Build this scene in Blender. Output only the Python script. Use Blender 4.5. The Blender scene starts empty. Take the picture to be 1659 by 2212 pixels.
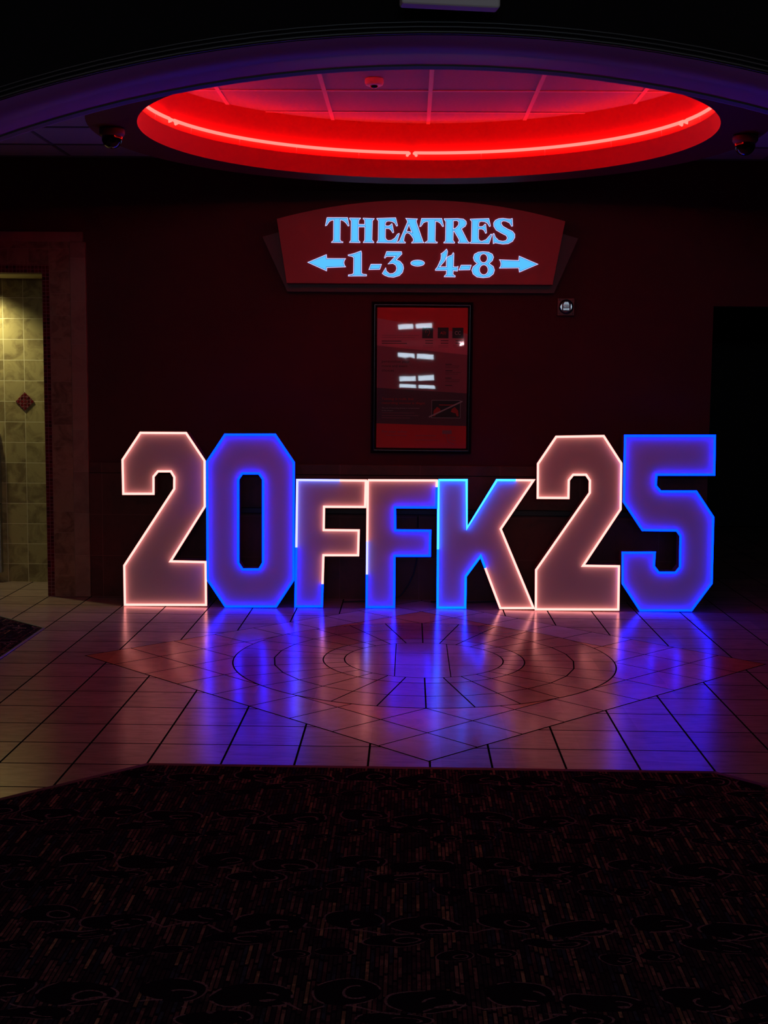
import bpy, bmesh, math, random
from mathutils import Vector, Matrix
from mathutils.geometry import tessellate_polygon
random.seed(7)
C = bpy.context.scene.collection
S = bpy.context.scene
PI = math.pi

# ------------------------------------------------------------------ materials
def new_mat(name):
    m = bpy.data.materials.new(name); m.use_nodes = True
    nt = m.node_tree; b = nt.nodes['Principled BSDF']
    return m, nt, b
def paint(name, col, rough=0.5, metal=0.0, spec=0.5, var=0.0, vscale=4.0, bump=0.0, bscale=80.0, coat=0.0):
    m, nt, b = new_mat(name)
    b.inputs['Roughness'].default_value = rough
    b.inputs['Metallic'].default_value = metal
    b.inputs['Specular IOR Level'].default_value = spec
    b.inputs['Coat Weight'].default_value = coat
    tc = nt.nodes.new('ShaderNodeTexCoord')
    n = nt.nodes.new('ShaderNodeTexNoise'); n.inputs['Scale'].default_value = vscale; n.inputs['Detail'].default_value = 6
    nt.links.new(tc.outputs['Object'], n.inputs['Vector'])
    r = nt.nodes.new('ShaderNodeValToRGB')
    r.color_ramp.elements[0].position = 0.3; r.color_ramp.elements[1].position = 0.7
    r.color_ramp.elements[0].color = [c*(1-var) for c in col] + [1]
    r.color_ramp.elements[1].color = [min(1, c*(1+var)) for c in col] + [1]
    nt.links.new(n.outputs['Fac'], r.inputs['Fac']); nt.links.new(r.outputs['Color'], b.inputs['Base Color'])
    if bump:
        n2 = nt.nodes.new('ShaderNodeTexNoise'); n2.inputs['Scale'].default_value = bscale
        nt.links.new(tc.outputs['Object'], n2.inputs['Vector'])
        bp = nt.nodes.new('ShaderNodeBump'); bp.inputs['Strength'].default_value = bump; bp.inputs['Distance'].default_value = 0.002
        nt.links.new(n2.outputs['Fac'], bp.inputs['Height']); nt.links.new(bp.outputs['Normal'], b.inputs['Normal'])
    return m
def glow(name, col, strength=1.0):
    m, nt, b = new_mat(name)
    b.inputs['Base Color'].default_value = (0.02, 0.02, 0.02, 1); b.inputs['Roughness'].default_value = 0.4
    b.inputs['Specular IOR Level'].default_value = 0.0
    b.inputs['Emission Color'].default_value = tuple(col) + (1,)
    b.inputs['Emission Strength'].default_value = strength
    return m
def math_node(nt, op, a, b=None, c=None):
    n = nt.nodes.new('ShaderNodeMath'); n.operation = op
    for i, v in enumerate((a, b, c)):
        if v is None: continue
        if isinstance(v, (int, float)): n.inputs[i].default_value = v
        else: nt.links.new(v, n.inputs[i])
    return n.outputs[0]
def mix_col(nt, fac, a, b, blend='MIX'):
    n = nt.nodes.new('ShaderNodeMix'); n.data_type = 'RGBA'; n.blend_type = blend
    for sock, v in ((n.inputs[0], fac), (n.inputs[6], a), (n.inputs[7], b)):
        if isinstance(v, (int, float)): sock.default_value = v
        elif isinstance(v, (tuple, list)): sock.default_value = tuple(v) + ((1,) if len(v) == 3 else ())
        else: nt.links.new(v, sock)
    return n.outputs[2]

def stone(name, col, dark, rough, cell=(0.308, 0.308), org=(0, 0), vstretch=(3, 14, 3)):
    """honed stone-look tile: soft clouding, thin veins, small change of tone from tile to tile"""
    m, nt, b = new_mat(name)
    tc = nt.nodes.new('ShaderNodeTexCoord')
    mp = nt.nodes.new('ShaderNodeMapping'); mp.inputs['Scale'].default_value = vstretch
    nt.links.new(tc.outputs['Object'], mp.inputs['Vector'])
    n1 = nt.nodes.new('ShaderNodeTexNoise'); n1.inputs['Scale'].default_value = 1.6; n1.inputs['Detail'].default_value = 8; n1.inputs['Roughness'].default_value = 0.65; n1.inputs['Distortion'].default_value = 1.2
    nt.links.new(mp.outputs[0], n1.inputs['Vector'])
    r = nt.nodes.new('ShaderNodeValToRGB'); e = r.color_ramp.elements
    e[0].position = 0.33; e[0].color = tuple(dark) + (1,)
    e[1].position = 0.58; e[1].color = tuple(col) + (1,)
    nt.links.new(n1.outputs['Fac'], r.inputs['Fac'])
    mp2 = nt.nodes.new('ShaderNodeMapping'); mp2.inputs['Location'].default_value = (-org[0]/cell[0], -org[1]/cell[1], 0)
    mp2.inputs['Scale'].default_value = (1/cell[0], 1/cell[1], 1)
    nt.links.new(tc.outputs['Object'], mp2.inputs['Vector'])
    fl = nt.nodes.new('ShaderNodeVectorMath'); fl.operation = 'FLOOR'; nt.links.new(mp2.outputs[0], fl.inputs[0])
    wn = nt.nodes.new('ShaderNodeTexWhiteNoise'); nt.links.new(fl.outputs[0], wn.inputs['Vector'])
    k = math_node(nt, 'MULTIPLY_ADD', wn.outputs['Value'], 0.22, 0.86)
    mult = nt.nodes.new('ShaderNodeVectorMath'); mult.operation = 'SCALE'
    nt.links.new(r.outputs['Color'], mult.inputs[0]); nt.links.new(k, mult.inputs['Scale'])
    nt.links.new(mult.outputs[0], b.inputs['Base Color'])
    n2 = nt.nodes.new('ShaderNodeTexNoise'); n2.inputs['Scale'].default_value = 7; n2.inputs['Detail'].default_value = 4
    nt.links.new(tc.outputs['Object'], n2.inputs['Vector'])
    nt.links.new(math_node(nt, 'MULTIPLY_ADD', n2.outputs['Fac'], 0.10, rough - 0.05), b.inputs['Roughness'])
    bp = nt.nodes.new('ShaderNodeBump'); bp.inputs['Strength'].default_value = 0.12; bp.inputs['Distance'].default_value = 0.0015
    nt.links.new(n1.outputs['Fac'], bp.inputs['Height']); nt.links.new(bp.outputs['Normal'], b.inputs['Normal'])
    b.inputs['Specular IOR Level'].default_value = 0.5
    return m

def wall_tile(name, col, dark, grout, w, h, org, mortar=0.004, rough=0.35, spec=0.4, cloud=5.0):
    """wall tiles laid in a straight grid in the x-z plane"""
    m, nt, b = new_mat(name)
    tc = nt.nodes.new('ShaderNodeTexCoord')
    sx = nt.nodes.new('ShaderNodeSeparateXYZ'); nt.links.new(tc.outputs['Object'], sx.inputs[0])
    u = math_node(nt, 'MULTIPLY', math_node(nt, 'SUBTRACT', sx.outputs[0], org[0]), 1.0/w)
    v = math_node(nt, 'MULTIPLY', math_node(nt, 'SUBTRACT', sx.outputs[2], org[1]), 1.0/h)
    fu, fv = math_node(nt, 'FRACT', u), math_node(nt, 'FRACT', v)
    du = math_node(nt, 'MULTIPLY', math_node(nt, 'MINIMUM', fu, math_node(nt, 'SUBTRACT', 1.0, fu)), w)
    dv = math_node(nt, 'MULTIPLY', math_node(nt, 'MINIMUM', fv, math_node(nt, 'SUBTRACT', 1.0, fv)), h)
    d = math_node(nt, 'MINIMUM', du, dv)
    tile = math_node(nt, 'SMOOTH_MIN', 1.0, math_node(nt, 'GREATER_THAN', d, mortar/2), 0.0)
    cu = nt.nodes.new('ShaderNodeCombineXYZ')
    nt.links.new(math_node(nt, 'FLOOR', u), cu.inputs[0]); nt.links.new(math_node(nt, 'FLOOR', v), cu.inputs[1])
    wn = nt.nodes.new('ShaderNodeTexWhiteNoise'); nt.links.new(cu.outputs[0], wn.inputs['Vector'])
    off = nt.nodes.new('ShaderNodeVectorMath'); off.operation = 'MULTIPLY_ADD'
    nt.links.new(wn.outputs['Color'], off.inputs[0]); off.inputs[1].default_value = (9, 9, 9); nt.links.new(tc.outputs['Object'], off.inputs[2])
    n1 = nt.nodes.new('ShaderNodeTexNoise'); n1.inputs['Scale'].default_value = cloud; n1.inputs['Detail'].default_value = 7; n1.inputs['Roughness'].default_value = 0.62; n1.inputs['Distortion'].default_value = 0.8
    nt.links.new(off.outputs[0], n1.inputs['Vector'])
    f = math_node(nt, 'ADD', n1.outputs['Fac'], math_node(nt, 'MULTIPLY', math_node(nt, 'SUBTRACT', wn.outputs['Value'], 0.5), 0.16))
    r = nt.nodes.new('ShaderNodeValToRGB'); e = r.color_ramp.elements
    e[0].position = 0.36; e[0].color = tuple(dark) + (1,); e[1].position = 0.56; e[1].color = tuple(col) + (1,)
    nt.links.new(f, r.inputs['Fac'])
    nt.links.new(mix_col(nt, tile, tuple(grout), r.outputs['Color']), b.inputs['Base Color'])
    b.inputs['Roughness'].default_value = rough; b.inputs['Specular IOR Level'].default_value = spec
    bp = nt.nodes.new('ShaderNodeBump'); bp.inputs['Strength'].default_value = 0.6; bp.inputs['Distance'].default_value = 0.002
    nt.links.new(tile, bp.inputs['Height']); nt.links.new(bp.outputs['Normal'], b.inputs['Normal'])
    return m

def carpet_mat(name, k=1.0):
    """dark patterned carpet: short broken stripes laid away from the lobby, dark leaves and thin curled outlines, repeating every 0.457 m"""
    m, nt, b = new_mat(name)
    tc = nt.nodes.new('ShaderNodeTexCoord')
    sx = nt.nodes.new('ShaderNodeSeparateXYZ'); nt.links.new(tc.outputs['Object'], sx.inputs[0])
    X, Y = sx.outputs[0], sx.outputs[1]
    A = lambda op, a, b_=None, c=None: math_node(nt, op, a, b_, c)
    # stripes
    sc = 78.0
    xs_ = A('MULTIPLY', X, sc); col_i = A('FLOOR', xs_); fx = A('FRACT', xs_)
    wn0 = nt.nodes.new('ShaderNodeTexWhiteNoise'); wn0.noise_dimensions = '1D'; nt.links.new(col_i, wn0.inputs['W'])
    yy = A('ADD', A('MULTIPLY', Y, 7.5), A('MULTIPLY', wn0.outputs['Value'], 7.0))
    cc = nt.nodes.new('ShaderNodeCombineXYZ'); nt.links.new(col_i, cc.inputs[0]); nt.links.new(A('FLOOR', yy), cc.inputs[1])
    wn = nt.nodes.new('ShaderNodeTexWhiteNoise'); nt.links.new(cc.outputs[0], wn.inputs['Vector'])
    fy = A('FRACT', yy)
    bar = A('MULTIPLY', A('GREATER_THAN', fx, 0.28), A('GREATER_THAN', fy, 0.10))
    ramp = nt.nodes.new('ShaderNodeValToRGB'); e = ramp.color_ramp.elements; ramp.color_ramp.interpolation = 'CONSTANT'
    e[0].position = 0.0; e[0].color = (0.030, 0.018, 0.026, 1); e[1].position = 0.30; e[1].color = (0.055, 0.028, 0.034, 1)
    for p, c in ((0.50, (0.090, 0.035, 0.042, 1)), (0.66, (0.035, 0.035, 0.055, 1)), (0.76, (0.15, 0.070, 0.065, 1)), (0.88, (0.20, 0.10, 0.08, 1)), (0.95, (0.27, 0.15, 0.085, 1))):
        x = e.new(p); x.color = c
    nt.links.new(wn.outputs['Value'], ramp.inputs['Fac'])
    # weave flecks and broken-up patches
    def noise(scale, det, vec):
        n = nt.nodes.new('ShaderNodeTexNoise'); n.inputs['Scale'].default_value = scale; n.inputs['Detail'].default_value = det
        nt.links.new(vec, n.inputs['Vector']); return n.outputs['Fac']
    nf = noise(150, 2, tc.outputs['Object'])
    mpn = nt.nodes.new('ShaderNodeMapping'); mpn.inputs['Scale'].default_value = (1, 0.8, 1); nt.links.new(tc.outputs['Object'], mpn.inputs['Vector'])
    patch = noise(26, 3, mpn.outputs[0])
    pk = A('MULTIPLY_ADD', A('GREATER_THAN', patch, 0.52), 0.55, 0.45)
    fleck = A('MULTIPLY', A('MULTIPLY_ADD', nf, 1.4, 0.45), pk)
    # repeat cell, gently warped
    w1 = A('MULTIPLY', A('SUBTRACT', noise(5.0, 1, tc.outputs['Object']), 0.5), 0.20)
    u = A('FRACT', A('ADD', A('MULTIPLY', X, 1/0.457), 0.18)); v = A('FRACT', A('ADD', A('MULTIPLY', Y, 1/0.457), w1))
    def ell(cx, cy, rx, ry):
        a = A('DIVIDE', A('SUBTRACT', u, cx), rx); c = A('DIVIDE', A('SUBTRACT', v, cy), ry)
        return A('SQRT', A('ADD', A('MULTIPLY', a, a), A('MULTIPLY', c, c)))
    leaf = None; curl = None
    for cx, cy, rx, ry in ((.22, .70, .20, .13), (.68, .62, .24, .13), (.50, .40, .22, .08), (.86, .20, .12, .07), (.12, .24, .13, .07)):
        d = ell(cx, cy, rx, ry)
        l = A('LESS_THAN', d, 1.0); leaf = l if leaf is None else A('MAXIMUM', leaf, l)
        r1 = A('LESS_THAN', A('ABSOLUTE', A('SUBTRACT', d, 0.97)), 0.035)
        r2 = A('LESS_THAN', A('ABSOLUTE', A('SUBTRACT', ell(cx+rx*.3, cy-ry*.15, rx*.42, ry*.42), 0.9)), 0.10)
        c = A('MAXIMUM', r1, r2); curl = c if curl is None else A('MAXIMUM', curl, c)
    wave = A('LESS_THAN', A('ABSOLUTE', A('SUBTRACT', v, A('MULTIPLY_ADD', A('SINE', A('MULTIPLY', u, 9.4)), 0.06, 0.52))), 0.008)
    curl = A('MAXIMUM', curl, wave)
    curl = A('MULTIPLY', curl, A('GREATER_THAN', noise(14, 1, tc.outputs['Object']), 0.47))
    st = A('MULTIPLY', A('MULTIPLY', bar, fleck), A('SUBTRACT', 1.0, leaf))
    c1 = mix_col(nt, st, (0.010*k, 0.005*k, 0.011*k), ramp.outputs['Color'])
    c2 = mix_col(nt, A('MULTIPLY', curl, A('MULTIPLY_ADD', nf, 1.8, -0.3)), c1, (0.26*k, 0.14*k, 0.15*k))
    nt.links.new(c2, b.inputs['Base Color'])
    b.inputs['Roughness'].default_value = 1.0; b.inputs['Specular IOR Level'].default_value = 0.0
    bp = nt.nodes.new('ShaderNodeBump'); bp.inputs['Strength'].default_value = 0.5; bp.inputs['Distance'].default_value = 0.004
    nt.links.new(nf, bp.inputs['Height']); nt.links.new(bp.outputs['Normal'], b.inputs['Normal'])
    return m

def film_mat(name):
    m, nt, b = new_mat(name); nt.nodes.remove(b)
    out = nt.nodes['Material Output']
    tr = nt.nodes.new('ShaderNodeBsdfTransparent'); gl = nt.nodes.new('ShaderNodeBsdfGlossy'); gl.inputs['Roughness'].default_value = 0.035
    fr = nt.nodes.new('ShaderNodeFresnel'); fr.inputs['IOR'].default_value = 1.62
    mx = nt.nodes.new('ShaderNodeMixShader')
    nt.links.new(fr.outputs[0], mx.inputs[0]); nt.links.new(tr.outputs[0], mx.inputs[1]); nt.links.new(gl.outputs[0], mx.inputs[2]); nt.links.new(mx.outputs[0], out.inputs[0])
    return m

# ------------------------------------------------------------------ mesh helpers
def link(name, bm, mats, parent=None, smooth=False, loc=None):
    me = bpy.data.meshes.new(name)
    bmesh.ops.recalc_face_normals(bm, faces=bm.faces[:])
    bm.to_mesh(me); bm.free()
    for m in (mats if isinstance(mats, (list, tuple)) else [mats]): me.materials.append(m)
    if smooth:
        for p in me.polygons: p.use_smooth = True
    o = bpy.data.objects.new(name, me); C.objects.link(o)
    if loc: o.location = loc
    if parent: o.parent = parent
    return o
def tag(o, label, cat, group=None):
    o['label'] = label; o['category'] = cat
    if group: o['group'] = group
    return o
def struct(name, bm, mats, label=None, smooth=False):
    o = link(name, bm, mats, None, smooth); o['kind'] = 'structure'
    if label: o['label'] = label
    return o
def thing(name, label, cat, loc=(0, 0, 0), rotz=0.0, group=None):
    o = bpy.data.objects.new(name, None); C.objects.link(o); o.location = loc; o.rotation_euler = (0, 0, rotz)
    o.empty_display_size = 0.1
    return tag(o, label, cat, group)
def box(bm, x0, x1, y0, y1, z0, z1, mi=0, bevel=0.0):
    r = bmesh.ops.create_cube(bm, size=1)
    vs = r['verts']
    for v in vs: v.co = Vector(((x0+x1)/2 + v.co.x*(x1-x0), (y0+y1)/2 + v.co.y*(y1-y0), (z0+z1)/2 + v.co.z*(z1-z0)))
    fs = {f for v in vs for f in v.link_faces}
    for f in fs: f.material_index = mi
    if bevel:
        es = {e for v in vs for e in v.link_edges}
        bmesh.ops.bevel(bm, geom=list(es), offset=bevel, segments=3, profile=0.5, affect='EDGES')
def quad(bm, pts, mi=0):
    f = bm.faces.new([bm.verts.new(p) for p in pts]); f.material_index = mi; return f
def prism(bm, loops, y0, y1, mi_front=0, mi_side=0, mi_back=None):
    """extrude loops given in the x-z plane (outer first, then holes) from y0 (front) to y1"""
    flat = [p for lp in loops for p in lp]
    tris = tessellate_polygon([[Vector((p[0], p[1], 0)) for p in lp] for lp in loops])
    A = [bm.verts.new((p[0], y0, p[1])) for p in flat]; B = [bm.verts.new((p[0], y1, p[1])) for p in flat]
    for t in tris:
        for V, mi in ((A, mi_front), (B, mi_side if mi_back is None else mi_back)):
            try:
                f = bm.faces.new([V[i] for i in t]); f.material_index = mi
            except ValueError: pass
    i = 0
    for lp in loops:
        n = len(lp)
        for j in range(n):
            a, b = i+j, i+(j+1) % n
            f = bm.faces.new([A[a], A[b], B[b], B[a]]); f.material_index = mi_side
        i += n
def sweep(bm, pts, r, seg=10, closed=False, mi=0, normal=Vector((0, 1, 0)), caps=True, unlit_back=None):
    """tube of radius r with mitred corners along pts; the path lies in a plane with the given normal"""
    P = [Vector(p) for p in pts]; n = len(P); rings = []
    for i in range(n):
        if closed: a, b = P[i-1], P[(i+1) % n]
        else: a, b = P[max(i-1, 0)], P[min(i+1, n-1)]
        d1 = (P[i]-a); d2 = (b-P[i])
        if d1.length < 1e-9: d1 = d2
        if d2.length < 1e-9: d2 = d1
        d1.normalize(); d2.normalize()
        s1 = normal.cross(d1).normalized(); s2 = normal.cross(d2).normalized()
        m = (s1+s2)
        if m.length < 1e-6: m = s1
        m.normalize(); k = min(1.0/max(m.dot(s1), 0.25), 2.2)
        rings.append([bm.verts.new(P[i] + m*(r*k*math.cos(2*PI*j/seg)) + normal*(r*math.sin(2*PI*j/seg))) for j in range(seg)])
    for i in range(n if closed else n-1):
        A, B = rings[i], rings[(i+1) % n]
        for j in range(seg):
            f = bm.faces.new([A[j], A[(j+1) % seg], B[(j+1) % seg], B[j]]); f.material_index = mi; f.smooth = True
            if unlit_back:   # outer back faces left unlit, added to keep spill off the wall
                am = 2*PI*(j+.5)/seg
                if math.cos(am)*unlit_back > -0.1 and math.sin(am) > 0.0: f.material_index = 1
    if not closed and caps:
        for R_ in (rings[0], rings[-1]):
            f = bm.faces.new(R_); f.material_index = mi
def lathe(bm, prof, c, seg=40, mi=0, axis='z', caps=True):
    """turn (r, h) pairs about an axis through c"""
    c = Vector(c); rings = []
    for r, h in prof:
        ring = []
        for j in range(seg):
            t = 2*PI*j/seg
            ring.append(bm.verts.new(c + (Vector((r*math.cos(t), r*math.sin(t), h)) if axis == 'z' else Vector((r*math.cos(t), -h, r*math.sin(t))))))
        rings.append(ring)
    for A, B in zip(rings, rings[1:]):
        for j in range(seg):
            f = bm.faces.new([A[j], A[(j+1) % seg], B[(j+1) % seg], B[j]]); f.material_index = mi; f.smooth = True
    if caps:
        for R_, (r, h) in ((rings[0], prof[0]), (rings[-1], prof[-1])):
            if r > 1e-4:
                f = bm.faces.new(R_); f.material_index = mi
def text_mesh(name, s, x, z, width, y, mat, parent, shear=0.0, height=None):
    cu = bpy.data.curves.new(name, 'FONT'); cu.body = s; cu.shear = shear; cu.extrude = 0.0
    t = bpy.data.objects.new(name + '_tmp', cu); C.objects.link(t)
    bpy.context.view_layer.update()
    me = bpy.data.meshes.new_from_object(t.evaluated_get(bpy.context.evaluated_depsgraph_get()))
    bpy.data.objects.remove(t); bpy.data.curves.remove(cu)
    xs = [v.co.x for v in me.vertices]; k = width/(max(xs)-min(xs)); x0 = min(xs)
    kz = k if height is None else height/max(v.co.y for v in me.vertices)
    for v in me.vertices: v.co = Vector((x + (v.co.x-x0)*k, y, z + v.co.y*kz))
    me.materials.clear(); me.materials.append(mat)
    me.name = name
    o = bpy.data.objects.new(name, me); C.objects.link(o); o.parent = parent
    return o

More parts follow.
